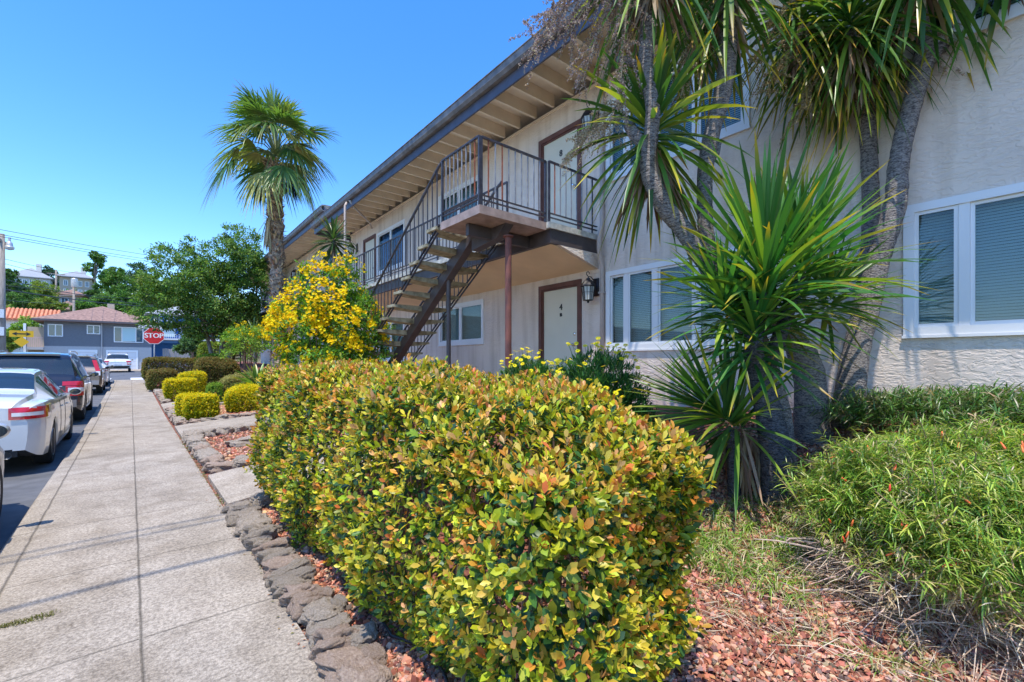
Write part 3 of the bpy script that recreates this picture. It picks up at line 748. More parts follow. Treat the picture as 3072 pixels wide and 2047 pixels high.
    for i in range(min(ns, 90)):
        a = np.array([cx + RNG.uniform(-.75, .75) * hx, cy + RNG.uniform(-.9, .9) * hy, 0]); a[2] = float(bottom(a[0], a[1])) - .03
        b = a + np.array([RNG.normal(0, .15), RNG.normal(0, .15), 0]); b[0] = np.clip(b[0], cx - hx * .9, cx + hx * .9); b[2] = float(top(a[0], a[1])) - .12
        mid = (a + b) / 2 + RNG.normal(0, .04, 3); m.tube([a, mid, b], [.012, .009, .004], 5)
    part('stems', m, M_twig, root)
    return root

def ctop(x, y):
    x = np.asarray(x, float); y = np.asarray(y, float)
    return np.interp(y, [1.0, 1.6, 2.6, 5.2], [1.12, 1.24, 1.33, 1.36]) + .015 * np.sin(x * 7 + y * 3)
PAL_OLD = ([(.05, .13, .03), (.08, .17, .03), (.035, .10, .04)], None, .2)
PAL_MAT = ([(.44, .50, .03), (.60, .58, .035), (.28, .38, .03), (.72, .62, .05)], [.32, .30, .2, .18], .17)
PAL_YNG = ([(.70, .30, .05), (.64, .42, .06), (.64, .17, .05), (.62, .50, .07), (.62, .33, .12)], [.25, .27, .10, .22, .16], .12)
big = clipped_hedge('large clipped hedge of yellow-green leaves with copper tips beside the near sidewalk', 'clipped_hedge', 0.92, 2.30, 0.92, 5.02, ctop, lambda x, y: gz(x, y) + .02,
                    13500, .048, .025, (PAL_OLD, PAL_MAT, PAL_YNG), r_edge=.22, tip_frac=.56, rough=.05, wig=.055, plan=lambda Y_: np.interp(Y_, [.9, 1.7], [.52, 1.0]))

# far end shoots standing above the cut line are part of the same hedge; next: small golden hedges down the street
def small_hedge(label, name, cx, cy, wx, wy, h, n, palettes, lf=.02, group=None, cat='hedge', r=.2, zlift=0, tip=.62, wig=.035):
    zb = float(gz(cx, cy)) + zlift
    return clipped_hedge(label, name, cx - wx / 2, cx + wx / 2, cy - wy / 2, cy + wy / 2, lambda x, y: zb + h + 0 * np.asarray(x), lambda x, y: zb + 0 * np.asarray(x) + 0 * np.asarray(y),
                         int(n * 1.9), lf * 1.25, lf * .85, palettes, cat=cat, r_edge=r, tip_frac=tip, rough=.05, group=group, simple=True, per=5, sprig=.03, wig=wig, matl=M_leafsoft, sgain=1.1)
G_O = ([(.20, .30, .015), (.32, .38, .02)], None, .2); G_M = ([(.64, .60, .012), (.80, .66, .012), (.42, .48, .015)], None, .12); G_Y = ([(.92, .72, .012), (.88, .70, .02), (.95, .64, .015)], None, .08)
gp = (G_O, G_M, G_Y); gg = 'golden clipped hedges beside the sidewalk'
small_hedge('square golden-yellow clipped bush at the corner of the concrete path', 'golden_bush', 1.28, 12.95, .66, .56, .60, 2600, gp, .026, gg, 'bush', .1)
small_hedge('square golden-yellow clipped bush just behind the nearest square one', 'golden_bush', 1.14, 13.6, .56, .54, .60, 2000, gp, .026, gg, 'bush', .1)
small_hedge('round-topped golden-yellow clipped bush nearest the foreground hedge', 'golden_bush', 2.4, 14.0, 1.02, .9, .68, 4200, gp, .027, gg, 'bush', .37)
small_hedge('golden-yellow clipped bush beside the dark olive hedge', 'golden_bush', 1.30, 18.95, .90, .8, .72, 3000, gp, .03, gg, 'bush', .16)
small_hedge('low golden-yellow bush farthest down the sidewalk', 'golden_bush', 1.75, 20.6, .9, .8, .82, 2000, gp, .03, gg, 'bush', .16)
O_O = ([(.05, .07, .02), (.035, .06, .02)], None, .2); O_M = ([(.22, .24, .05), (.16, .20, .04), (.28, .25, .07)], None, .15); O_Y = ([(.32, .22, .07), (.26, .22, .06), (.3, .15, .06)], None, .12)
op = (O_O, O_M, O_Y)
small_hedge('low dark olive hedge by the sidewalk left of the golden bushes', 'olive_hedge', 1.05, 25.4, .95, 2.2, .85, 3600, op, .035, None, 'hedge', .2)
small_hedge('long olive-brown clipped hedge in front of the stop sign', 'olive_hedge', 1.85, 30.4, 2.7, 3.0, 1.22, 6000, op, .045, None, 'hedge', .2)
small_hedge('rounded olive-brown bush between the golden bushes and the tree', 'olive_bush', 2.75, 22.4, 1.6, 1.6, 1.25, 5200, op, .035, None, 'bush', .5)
Y_M = ([(.30, .28, .08), (.24, .26, .07)], None, .15); Y_Y = ([(.50, .44, .14), (.45, .38, .16)], None, .1)
small_hedge('pale yellowish bush behind the round-topped golden bush', 'variegated_bush', 2.9, 17.0, 1.4, 1.2, .78, 3600, (O_M, Y_M, Y_Y), .03, None, 'bush', .35)
E_M = ([(.12, .28, .03), (.16, .32, .03)], None, .15); E_Y = ([(.32, .42, .04), (.25, .4, .05)], None, .1)
small_hedge('small bright green bush between two golden bushes', 'green_bush', 2.0, 16.6, .45, .45, .62, 900, (E_M, E_M, E_Y), .03, None, 'bush', .15)
small_hedge('bright green bush at the foot of the big tree', 'green_bush', 3.0, 25.6, 1.4, 1.3, 1.35, 3200, (E_M, E_M, E_Y), .04, None, 'bush', .5)
small_hedge('yellow-green bush behind the big tree trunks', 'green_bush', 3.5, 30.5, 1.3, 1.3, 1.9, 2600, (E_M, Y_M, E_Y), .05, None, 'bush', .5)

# ------------------------------------------------------------------ crowns
def crown(name, parent, lobes, n_cl, per, leaf_l, leaf_w, colors, cl_r=.3, matl=None, simple=True, shell=.72, droop=.1, wts=None, jit=.18):
    """lobes: (cx,cy,cz,rx,ry,rz); leaf clumps over the lobes"""
    lobes = np.array(lobes, float); vol = lobes[:, 3] * lobes[:, 4] + lobes[:, 5] * lobes[:, 3]; k = RNG.choice(len(lobes), n_cl, p=vol / vol.sum())
    u = rdir(n_cl); r = RNG.uniform(shell ** 3, 1, n_cl) ** (1 / 3) * RNG.normal(1, .08, n_cl)
    Cc = lobes[k, :3] + u * lobes[k, 3:] * r[:, None]
    out = unit(u * (1, 1, .8) + (0, 0, .35))
    size = RNG.uniform(.6, 1.25, n_cl) * cl_r
    tone = RNG.normal(1, .16, n_cl)
    Pn = np.repeat(Cc, per, 0) + rdir(n_cl * per) * np.repeat(size, per)[:, None] * (RNG.uniform(.2, 1, (n_cl * per, 1))) * (1, 1, .7)
    D = unit(np.repeat(out, per, 0) * .7 + rdir(n_cl * per) * .8 - np.array([0, 0, droop])); N_ = unit(np.repeat(out, per, 0) * .7 + rdir(n_cl * per) * .6 + (0, 0, .5))
    c = pal(n_cl * per, colors, wts, jit) * np.repeat(tone, per)[:, None]
    return leaves(name, Pn, D, N_, leaf_l * RNG.uniform(.7, 1.2, n_cl * per), leaf_w * RNG.uniform(.8, 1.1, n_cl * per), np.clip(c, .004, .95), matl or M_leafsoft, parent, simple=simple)
def limbs(mb, base, tips, r0, seed=0, mid=None, seg=7):
    rr = np.random.default_rng(seed); base = np.array(base, float)
    for t in tips:
        t = np.array(t, float); k = 5; pts = [base + (t - base) * (i / k) + (rr.normal(0, .04, 3) * np.linalg.norm(t - base) * (0 < i < k)) + np.array([0, 0, .12 * math.sin(math.pi * i / k) * np.linalg.norm(t - base)]) for i in range(k + 1)]
        mb.tube(pts, [r0 * (1 - .82 * i / k) for i in range(k + 1)], seg)

GREENS = [(.085, .19, .04), (.13, .26, .045), (.21, .34, .055), (.06, .14, .04)]
# big tree in front of the second building
bx, by = 3.35, 26.2; bz = float(gz(bx, by))
TS = 1.1
T = thing('broadleaf_tree', 'big round-crowned green tree with bare lower trunks in front of the second building', 'tree', (bx, by, bz))
lob = [(-1.5, -.4, 4.6, 1.5, 1.5, 1.5), (.2, 0, 5.6, 1.8, 1.7, 1.35), (1.2, .2, 4.7, 1.4, 1.5, 1.6), (-2.1, .2, 3.2, 1.2, 1.2, 1.0), (-.3, -.6, 3.9, 1.5, 1.2, 1.4), (.7, -.5, 3.0, 1.1, 1.1, 1.2), (.9, .2, 6.6, .9, .9, .9), (-.6, .3, 2.6, 1.1, 1.1, .7), (1.5, .1, 3.3, .7, .9, 1.0)]
lob = [(bx + a * 1.0, by + b, bz + c * 1.05 + .0, d * 1.02, e, f) for a, b, c, d, e, f in lob]
crown('crown', T, lob, 900, 46, .15, .065, GREENS + [(.20, .30, .05)], .36, shell=.55)
m = MB()
for k, (dx, dy) in enumerate([(-.25, 0), (.05, .1), (.3, -.1), (.15, .3)]):
    m.tube([(bx + dx, by + dy, bz - .1), (bx + dx * 1.3, by + dy, bz + 1.2), (bx + dx * 2.4, by + dy * 2, bz + 2.6), (bx + dx * 4.5, by + dy * 2, bz + 4.2)], [.11, .09, .07, .03], 8)
limbs(m, (bx - .2, by, bz + 1.9), [(bx - 2.2, by, bz + 3.3), (bx - 1.4, by - .5, bz + 4.6)], .06, 1); limbs(m, (bx + .3, by, bz + 2.2), [(bx + 1.4, by, bz + 4.4), (bx + .8, by, bz + 6.4), (bx + .4, by - .6, bz + 3.6)], .06, 2)
part('trunk', m, M_bark, T, smooth=True)

# yellow trumpet shrub beside the staircase
tx, ty = 2.80, 8.55; tz = float(gz(tx, ty))
T = thing('flowering_shrub', 'tall shrub covered in yellow trumpet flowers beside the staircase', 'shrub', (tx, ty, tz))
lb = [(.0, 0, 1.75, .90, .8, .9), (-.42, 0, 1.85, .55, .6, .55), (.45, 0, 1.9, .52, .6, .6), (-.05, .1, 2.5, .6, .5, .45), (.36, .1, 2.75, .24, .25, .42), (-.12, .1, 2.85, .26, .2, .32), (.3, -.1, 1.2, .6, .6, .5), (-.2, -.1, 1.15, .6, .6, .6), (.6, 0, 1.5, .45, .5, .5), (.1, 0, .7, .5, .5, .5)]
ca, sa = math.cos(math.radians(-YAW)), math.sin(math.radians(-YAW))
lb = [(tx + a * ca * 1.06 - b * sa, ty + a * sa * 1.06 + b * ca, tz + c * 1.05, d * 1.08, e, f * 1.05) for a, b, c, d, e, f in lb]
crown('foliage', T, lb, 620, 36, .075, .03, [(.10, .26, .03), (.17, .36, .035), (.28, .46, .045), (.06, .17, .025)], .17, shell=.5)
lbf = [l for l in lb[:9]]; lw = np.array(lbf)
n_cl = 320; lwv = lw[:, 3] * lw[:, 5]; lwv[1] *= 3.0; lwv[7] *= .8; lwv[6] *= .5
k = RNG.choice(len(lw), n_cl, p=lwv / lwv.sum()); u = rdir(n_cl); u[:, 2] = np.abs(u[:, 2]) * .9 - .15; u[:, 1] -= .45; u[:, 0] -= .25; u = unit(u)
Cc = lw[k, :3] + u * lw[k, 3:] * 1.03
# five-lobed flowers, a dozen per cluster
per = 11; Pn = np.repeat(Cc, per, 0) + rdir(n_cl * per) * RNG.uniform(.02, .105, (n_cl * per, 1)); out = unit(np.repeat(u, per, 0) + rdir(n_cl * per) * .7 + (0, 0, .2))
LPn, LD, LN, LC = [], [], [], []
fc = pal(len(Pn), [(.98, .72, .008), (.98, .78, .01), (.97, .64, .008)], None, .06)
a0 = unit(np.cross(out, rdir(len(out)))); b0_ = np.cross(out, a0)
for q in range(5):
    an = q * 2 * math.pi / 5; dd = a0 * math.cos(an) + b0_ * math.sin(an)
    LPn.append(Pn); LD.append(unit(dd + out * .55)); LN.append(unit(out - dd * .4)); LC.append(fc)
tagit(leaves('flowers', np.concatenate(LPn), np.concatenate(LD), np.concatenate(LN), .032, .03, np.concatenate(LC), M_flower, T, simple=True), kind='stuff')
m = MB()
for q in range(9):
    a = RNG.uniform(0, 6.28); m.tube([(tx + .12 * math.cos(a), ty + .12 * math.sin(a), tz - .05), (tx + .3 * math.cos(a), ty + .3 * math.sin(a), tz + .8), (tx + .5 * math.cos(a + .4), ty + .5 * math.sin(a + .4), tz + 1.8)], [.02, .015, .006], 6)
part('stems', m, M_twig, T)

# small sister shrub farther down
def shrub_yellow(cx, cy, h0, h1, r, label, nfl=30):
    cz = float(gz(cx, cy)); T = thing('flowering_shrub', label, 'shrub', (cx, cy, cz))
    lb = [(cx, cy, cz + h1 * .78, r, r, (h1 - h0) * .5), (cx - r * .5, cy, cz + h1 * .7, r * .6, r * .6, (h1 - h0) * .4), (cx + r * .5, cy, cz + h1 * .86, r * .55, r * .6, (h1 - h0) * .3)]
    crown('foliage', T, lb, 150, 26, .10, .035, [(.12, .26, .03), (.22, .38, .04), (.3, .44, .05)], .2, shell=.4)
    n_cl = nfl; u = rdir(n_cl); u[:, 2] = abs(u[:, 2]); k = RNG.choice(3, n_cl); lw = np.array(lb); Cc = lw[k, :3] + u * lw[k, 3:]
    Pn = np.repeat(Cc, 16, 0) + rdir(n_cl * 16) * RNG.uniform(.02, .12, (n_cl * 16, 1))
    tagit(leaves('flowers', Pn, rdir(len(Pn)) + (0, 0, .4), rdir(len(Pn)), .07, .06, pal(len(Pn), [(.95, .7, .01)], None, .06), M_flower, T, simple=True), kind='stuff')
    m = MB()
    for q in range(5):
        a = q * 1.3; m.tube([(cx + .05 * math.cos(a), cy + .05 * math.sin(a), cz - .05), (cx + .2 * math.cos(a), cy + .2 * math.sin(a), cz + h1 * .8)], [.03, .012], 6)
    part('stems', m, M_twig, T)
shrub_yellow(3.35, 19.3, .9, 2.3, .85, 'smaller bright green shrub with yellow flowers left of the palm trunk')

# ------------------------------------------------------------------ trunks with leaf-scar rings
def ringbark(name, c1, c2, freq, bump):
    m = bpy.data.materials.new(name); m.use_nodes = True; t = m.node_tree; b = t.nodes['Principled BSDF']; N = t.nodes.new; Lk = t.links.new
    b.inputs['Roughness'].default_value = .9; b.inputs['Specular IOR Level'].default_value = .2
    tc = N('ShaderNodeTexCoord'); mp = N('ShaderNodeMapping'); mp.inputs['Scale'].default_value = (1, 1, 3.4); Lk(tc.outputs['Object'], mp.inputs[0])
    n = N('ShaderNodeTexNoise'); n.inputs['Scale'].default_value = freq; n.inputs['Detail'].default_value = 5; n.inputs['Distortion'].default_value = .3; Lk(mp.outputs[0], n.inputs['Vector'])
    n2 = N('ShaderNodeTexVoronoi'); n2.inputs['Scale'].default_value = freq * 1.6; n2.feature = 'DISTANCE_TO_EDGE'; Lk(mp.outputs[0], n2.inputs['Vector'])
    a = N('ShaderNodeMath'); a.operation = 'MULTIPLY_ADD'; a.inputs[1].default_value = .9; Lk(n2.outputs[0], a.inputs[0]); Lk(n.outputs['Fac'], a.inputs[2])
    r = N('ShaderNodeValToRGB'); Lk(a.outputs[0], r.inputs[0]); e = r.color_ramp.elements; e[0].position = .42; e[0].color = (*c2, 1); e[1].position = .78; e[1].color = (*c1, 1); Lk(r.outputs[0], b.inputs['Base Color'])
    bp = N('ShaderNodeBump'); bp.inputs['Distance'].default_value = bump; bp.inputs['Strength'].default_value = 1; Lk(a.outputs[0], bp.inputs['Height']); Lk(bp.outputs[0], b.inputs['Normal'])
    MATS[name] = m; return m
M_cordbark = ringbark('ringed_bark', (.34, .30, .27), (.07, .06, .06), 22, .012)
M_cordbase = ringbark('dark_base_bark', (.17, .165, .175), (.035, .033, .04), 26, .014)
def trunk_tube(name, pts, rads, mat_, parent, seg=18, bulge=.05):
    """smooth resampled trunk with slight lumps"""
    pts = np.array(pts, float); n = len(pts); t = np.arange(n); tt = np.linspace(0, n - 1, (n - 1) * 7 + 1)
    def cr(a):
        out = []
        for s in tt:
            i = min(int(s), n - 2); f = s - i; p0, p1, p2, p3 = a[max(i - 1, 0)], a[i], a[i + 1], a[min(i + 2, n - 1)]
            out.append(.5 * ((2 * p1) + (-p0 + p2) * f + (2 * p0 - 5 * p1 + 4 * p2 - p3) * f * f + (-p0 + 3 * p1 - 3 * p2 + p3) * f ** 3))
        return np.array(out)
    Q = cr(pts); R = np.interp(tt, t, rads) * (1 + RNG.normal(0, bulge, len(tt)))
    m = MB(); m.tube(list(Q), list(R), seg); return part(name, m, mat_, parent, smooth=True), Q

# ------------------------------------------------------------------ windmill palm
def fan_leaf(geos, hub, d, up, R, n=34, spread=2.75, col=(.07, .13, .03), droop=.25, tip=None):
    """pleated fan of free segments"""
    d = unit(np.array(d, float)); s = unit(np.cross(d, up)); 
    ang = np.linspace(-spread / 1, spread / 1, n) * .5 * 1.9 / 1.9
    D = d[None] * np.cos(ang)[:, None] + s[None] * np.sin(ang)[:, None] + RNG.normal(0, .04, (n, 3))
    L = R * (1 - .28 * (np.abs(ang) / max(abs(ang))) ** 2) * RNG.uniform(.9, 1.05, n)
    B = np.repeat(np.array(hub, float)[None], n, 0); nrm = unit(np.cross(s, d))
    c = np.clip(np.array(col)[None] * RNG.normal(1, .15, (n, 1)), .003, 1); tp = np.array(tip)[None].repeat(n, 0) if tip is not None else None
    geos.append(blade_geo(B, D, L, .034, droop * RNG.uniform(.6, 1.5, n), c, tp, nseg=6, up=nrm, gutter=.35, wid=([0, .15, .5, .8, 1], [.5, .9, 1, .55, .03])))
def fan_palm(cx, cy, label, trunk_pts, rads, crown_c, nf, R, seed=3):
    rr = np.random.default_rng(seed)
    zb = float(gz(cx, cy)); T = thing('fan_palm', label, 'palm tree', (cx, cy, zb))
    o_, Q = trunk_tube('trunk', trunk_pts, rads, MATS.get('fibre') or mat('fibre', (.46, .34, .24), .95, var=.5, vscale=14, bump=.03, bscale=16, col2=(.10, .07, .055), stretch=(1, 1, 1.6)), T, 16, .10)
    # shaggy leaf bases on the trunk
    n = 1700; i = rr.integers(0, len(Q) - 1, n); f = rr.random((n, 1)); C = Q[i] * (1 - f) + Q[i + 1] * f; a = rr.uniform(0, 6.28, n); o3 = np.stack([np.cos(a), np.sin(a), np.zeros(n)], 1)
    rad = np.interp(i, [0, len(Q)], [rads[0], rads[-1]])[:, None]
    g = blade_geo(C + o3 * rad * .8, unit(o3 * .5 + (0, 0, .8) + rr.normal(0, .25, (n, 3))), rr.uniform(.07, .18, n), .035, .2, pal(n, [(.62, .47, .33), (.20, .13, .09), (.40, .27, .18)], None, .2), nseg=3, up=np.array([0, 0, 1.]))
    np_mesh('leaf_bases', *g[:2], M_dead, T, g[2])
    geos = []; pet = MB(); cc = np.array(crown_c, float)
    for k in range(nf):
        az = k * 2.39996; el = math.radians(np.interp(k / nf, [0, .35, .7, 1], [80, 50, 18, -26])) + rr.normal(0, .22)
        d = np.array([math.cos(az) * math.cos(el), math.sin(az) * math.cos(el), math.sin(el)]); pl = rr.uniform(.34, .80) * R / .72
        hub = cc + d * pl - np.array([0, 0, .12 * pl * (1 - math.sin(el))]); pet.tube([cc - (0, 0, .1), cc + d * pl * .5 + (0, 0, .02), hub], [.014, .011, .008], 5)
        d2 = unit(d + np.array([0, 0, -.25 - .35 * k / nf])); s = unit(np.cross(d2, (0, 0, 1.))); up = np.cross(s, d2) + rr.normal(0, .15, 3)
        col = [(.09, .19, .04), (.15, .26, .055), (.28, .36, .08), (.46, .46, .14)][int(rr.choice(4, p=[.32, .32, .22, .14]))]
        fan_leaf(geos, hub, d2, up, R * rr.uniform(.85, 1.05), col=col, droop=.16 + .30 * k / nf + rr.uniform(0, .22), tip=(.35, .28, .08) if rr.random() < .35 else None)
    V, Tt, C = merge_geo(geos); np_mesh('fronds', V, Tt, M_strap, T, C); part('leaf_stalks', pet, mat('stalk_green', (.16, .2, .06), .5), T)
    return T, cc
# trunk points from base to crown
pd = 9.0
tp = [P(852, 1270, pd), P(842, 1107, pd), P(836, 950, pd), P(831, 788, pd), P(826, 660, pd), P(822, 560, pd), P(818, 490, pd)]
palm, cc = fan_palm(tp[0][0], tp[0][1], 'tall fan palm with shaggy brown trunk rising beside the sidewalk', tp, [.16, .15, .135, .13, .135, .17, .12], P(828, 452, pd), 42, .74)
# flower/fruit clusters and hanging dead frond
geos = []
for (px, py) in ((760, 560), (775, 590), (880, 555), (900, 585)):
    c0 = P(px, py, pd - .1 + RNG.uniform(-.2, .2)); n = 80; st = np.array(P(820, 520, pd))
    geos.append(blade_geo(np.repeat(st[None], n, 0) * .3 + c0 * .7 + rdir(n) * .05, unit(c0 - st + rdir(n) * .25 + (0, 0, -.3)), RNG.uniform(.12, .3, n), .012, .4, pal(n, [(.03, .04, .07), (.05, .05, .05)], None, .3), nseg=3))
for v_, t_, c_ in geos: np_mesh('fruit_cluster', v_, t_, M_dead, palm, c_)
n = 40; B = np.repeat(np.array(P(806, 655, pd - .15))[None], n, 0) + RNG.normal(0, .02, (n, 3))
g = blade_geo(B, unit(RNG.normal(0, .16, (n, 3)) + (-.05, .05, -1)), RNG.uniform(.4, .72, n), .03, .05, pal(n, [(.5, .42, .28), (.4, .33, .22)], None, .1), nseg=4); np_mesh('dead_frond', g[0], g[1], M_dead, palm, g[2])

# ------------------------------------------------------------------ cordylines (cabbage palms)
STR_G = [(.06, .16, .035), (.10, .22, .04), (.18, .30, .04), (.32, .40, .05)]
def rosette(parent, c, axis, L, W, n, droop=(.12, .5), elev=(75, -40), cols=STR_G, yellow=.3, name='leaf_head', dead=0, wts=(.34, .3, .22, .14), dsplit=None, matl=None, seed=None):
    rr = np.random.default_rng(seed if seed is not None else int(RNG.integers(1e6)))
    c = np.array(c, float); ax = unit(np.array(axis, float)); a = unit(np.cross(ax, (0.31, .2, .1))); b = np.cross(ax, a)
    k = np.arange(n); f = (k + .5) / n; az = k * 2.39996 + rr.normal(0, .15, n); el = np.radians(np.interp(f, [0, 1], elev)) + rr.normal(0, .1, n)
    D = (a[None] * np.cos(az)[:, None] + b[None] * np.sin(az)[:, None]) * np.cos(el)[:, None] + ax[None] * np.sin(el)[:, None]
    B = c[None] + D * .03 + ax[None] * (.14 * (1 - 2 * f))[:, None]
    dr = np.interp(f, [0, 1], droop) * rr.uniform(.7, 1.3, n) * np.sqrt(np.clip(1.02 - D[:, 2] ** 2, .05, 1))
    col = pal(n, cols, wts, .14); tip = col.copy(); yl = rr.random(n) < yellow; tip[yl] = pal(yl.sum(), [(.62, .42, .02), (.7, .5, .05), (.5, .25, .04)], None, .1)
    g = [blade_geo(B, D, L * rr.uniform(.78, 1.08, n) * np.interp(f, [0, .2, 1], [.75, 1, .95]), W * rr.uniform(.85, 1.1, n), dr, col, tip, nseg=6, twist=.35, gutter=.28)]
    V, Tt, C = merge_geo(g); o_ = np_mesh(name, V, Tt, matl or M_strap, parent, C)
    if dead:
        n = dead; az = rr.uniform(0, 6.28, n); D = (a[None] * np.cos(az)[:, None] + b[None] * np.sin(az)[:, None]) * .5 + np.array([0, 0, -1.]) + rr.normal(0, .12, (n, 3))
        g = blade_geo(c[None] - ax[None] * rr.uniform(.05, .3, n)[:, None] + rr.normal(0, .03, (n, 3)), D, L * rr.uniform(.35, .72, n), W * .7, .1, pal(n, [(.38, .27, .17), (.26, .16, .10), (.48, .36, .24)], None, .15), nseg=5, twist=.5, gutter=.5)
        np_mesh('dead_leaf_skirt', g[0], g[1], M_dead, parent, g[2])
    return o_
def panicle(parent, c, d, L, n=26, col=((.62, .52, .34), (.5, .40, .26), (.42, .30, .2)), droop=.5, seed=1, bead=.010, spread=.9):
    """branched flower head: beaded side spikes off a drooping stalk"""
    rr = np.random.default_rng(seed); c = np.array(c, float); d = unit(np.array(d, float)); m = MB()
    t = np.linspace(0, 1, 10); st = c[None] + d[None] * (L * t)[:, None]; st[:, 2] -= L * droop * t ** 2
    m.tube(list(st), [.012 * (1 - .7 * q) for q in t], 5); part('flower_stalk', m, mat('flower_stalk', (.42, .33, .2), .8, var=.2), parent)
    Vs = []
    for k in range(n):
        s = .12 + .88 * k / n; b = np.array([np.interp(s, t, st[:, j]) for j in range(3)]); dd = unit(d * .6 + rr.normal(0, spread, 3) * .6); l = L * rr.uniform(.25, .5) * (1.15 - .5 * s)
        q = np.linspace(.05, 1, int(14 + l * 60)); sp = b[None] + dd[None] * (l * q)[:, None]; sp[:, 2] -= l * .55 * q ** 2; Vs.append(np.repeat(sp, 3, 0) + rr.normal(0, .005, (len(sp) * 3, 3)))
    Pn = np.vstack(Vs); n2 = len(Pn)
    leaves('flower_spikes', Pn, rr.normal(0, 1, (n2, 3)), rr.normal(0, 1, (n2, 3)), bead * 1.5, bead * 1.3, pal(n2, col, None, .15), M_dead, parent, simple=True)
def cord(label, base):
    return thing('cabbage_palm', label, 'cabbage palm', tuple(base))

# T1: left leaning trunk, crown of leaves hanging left
d1 = 3.75
t1 = [(2352, 1470, 3.68), (2330, 1230, 3.70), (2262, 1010, 3.74), (2160, 850, 3.8), (2101, 765, d1), (2050, 689, d1), (1999, 628, d1), (1958, 551, d1), (1943, 490, d1), (1953, 408, d1), (1958, 316, d1), (1938, 214, d1), (1943, 102, d1), (1953, 0, d1), (1960, -130, d1)]
pts = [P(*q) for q in t1]; pts[0][2] = float(gz(pts[0][0], pts[0][1])) - .05
C1 = cord('leaning cabbage palm whose green and dead leaves hang in front of the balcony', pts[0])
trunk_tube('trunk', pts, [.11, .10, .09, .082, .078, .075, .072, .07, .065, .06, .058, .06, .062, .07, .06], M_cordbark, C1, 18, .03)
m = MB(); m.tube([P(1945, 450, d1), P(1900, 400, d1 + .12), P(1885, 372, d1 + .2)], [.05, .05, .05], 12); part('branch', m, M_cordbark, C1, smooth=True); m = MB(); m.tube([P(1940, 210, d1), P(1880, 182, d1 + .03), P(1850, 178, d1 + .08)], [.035, .03, .022], 10); part('branch', m, M_cordbark, C1, smooth=True)
rosette(C1, P(1955, 410, d1 + .22), (-.15, -.1, 1), .86, .047, 125, (.12, .75), (80, -68), yellow=.55, dead=110, seed=11)
rosette(C1, P(1965, -140, d1), (0, 0, 1), .85, .045, 90, (.2, .8), (60, -60), yellow=.4, dead=60, seed=12)
panicle(C1, P(1900, 330, d1 + .25), P(1690, 400, d1 + .3) - P(1900, 330, d1 + .25), .62, 30, droop=.35, seed=2, spread=.55)
panicle(C1, P(1910, 300, d1 + .3), P(1760, 330, d1 + .4) - P(1910, 300, d1 + .3), .55, 26, droop=.7, seed=3, spread=.5)
for s, (px, py) in enumerate([(1760, 20), (1690, -10), (1830, 30), (1880, 60), (1640, 40)]):
    panicle(C1, P(1900, -150, d1 - .1 * (s % 2)), P(px, py - 60, d1) - P(1900, -150, d1), .72 + .06 * s, 34, ((.50, .41, .31), (.40, .30, .27), (.30, .22, .2)), droop=.45, seed=20 + s, spread=.8)
# T2
d2 = 4.05
t2 = [(2445, 1440, 4.05), (2436, 1280, 4.05), (2425, 1117, 4.05), (2370, 1010, 4.05), (2240, 900, 4.08), (2160, 820, 4.08), (2124, 740, d2), (2116, 663, d2), (2114, 560, d2), (2120, 480, d2), (2136, 400, d2), (2162, 306, d2), (2180, 204, d2), (2184, 102, d2), (2178, 20, d2), (2175, -120, d2)]
pts = [P(*q) for q in t2]; pts[0][2] = float(gz(pts[0][0], pts[0][1])) - .05
C2 = cord('cabbage palm with thick dark base and slim upright grey trunk left of the bushy rosettes', pts[0])
_, Q = trunk_tube('trunk', pts, [.145, .14, .125, .10, .085, .075, .07, .068, .066, .07, .07, .072, .078, .082, .09, .06], M_cordbark, C2, 18, .03)
m = MB(); m.tube([P(2120, 500, d2), P(2150, 460, d2), P(2162, 420, d2)], [.02, .03, .015], 8); part('branch', m, M_cordbark, C2, smooth=True)
rosette(C2, P(2080, 60, d2 + .3), (-.2, .1, 1), .8, .042, 100, (.15, .8), (80, -55), yellow=.55, dead=20, seed=13, cols=[(.10, .2, .03), (.17, .27, .03), (.26, .34, .03), (.06, .14, .03)])
rosette(C2, P(2185, -70, d2), (.1, 0, 1), .85, .042, 90, (.2, .9), (60, -60), yellow=.6, dead=30, seed=14)
panicle(C2, P(2110, 60, d2), P(2060, 170, d2) - P(2110, 60, d2), .5, 24, droop=.5, seed=6)
panicle(C2, P(2180, -40, d2), P(2080, 80, d2) - P(2180, -40, d2), .6, 26, droop=.6, seed=7)
# T3
d3 = 4.35
t3 = [(2520, 1262, 4.30), (2546, 1110, d3), (2590, 914, d3), (2606, 783, d3), (2614, 663, d3), (2612, 587, d3), (2607, 459, d3), (2602, 350, d3)]
pts = [P(*q) for q in t3]; pts[0][2] = float(gz(pts[0][0], pts[0][1])) - .05
C3 = cord('cabbage palm forking into four short limbs under a dense drooping brown and green crown', pts[0])
trunk_tube('trunk', pts, [.10, .085, .08, .075, .072, .07, .068, .075], M_cordbark, C3, 18, .03)
heads = [(2490, 150, d3 + .1), (2550, 90, d3 - .25), (2640, 100, d3), (2700, 120, d3 + .15), (2390, 70, d3 + .1)]
m = MB()
for (px, py, dd) in heads: 
    a, b = P(2602, 350, d3), P(px, py, dd); m.tube([a, a * .5 + b * .5 + np.array([0, 0, -.03]), b], [.06, .05, .042], 10)
part('branch', m, M_cordbark, C3, smooth=True)
for s, (px, py, dd) in enumerate(heads):
    h = np.array(P(px, py, dd)); b = np.array(P(2602, 350, d3)); rosette(C3, h, unit(h - b) + (0, 0, .4), .76, .034, 125, (.3, .9), (55, -68), yellow=.6, dead=110, seed=30 + s, wts=(.42, .30, .18, .10))
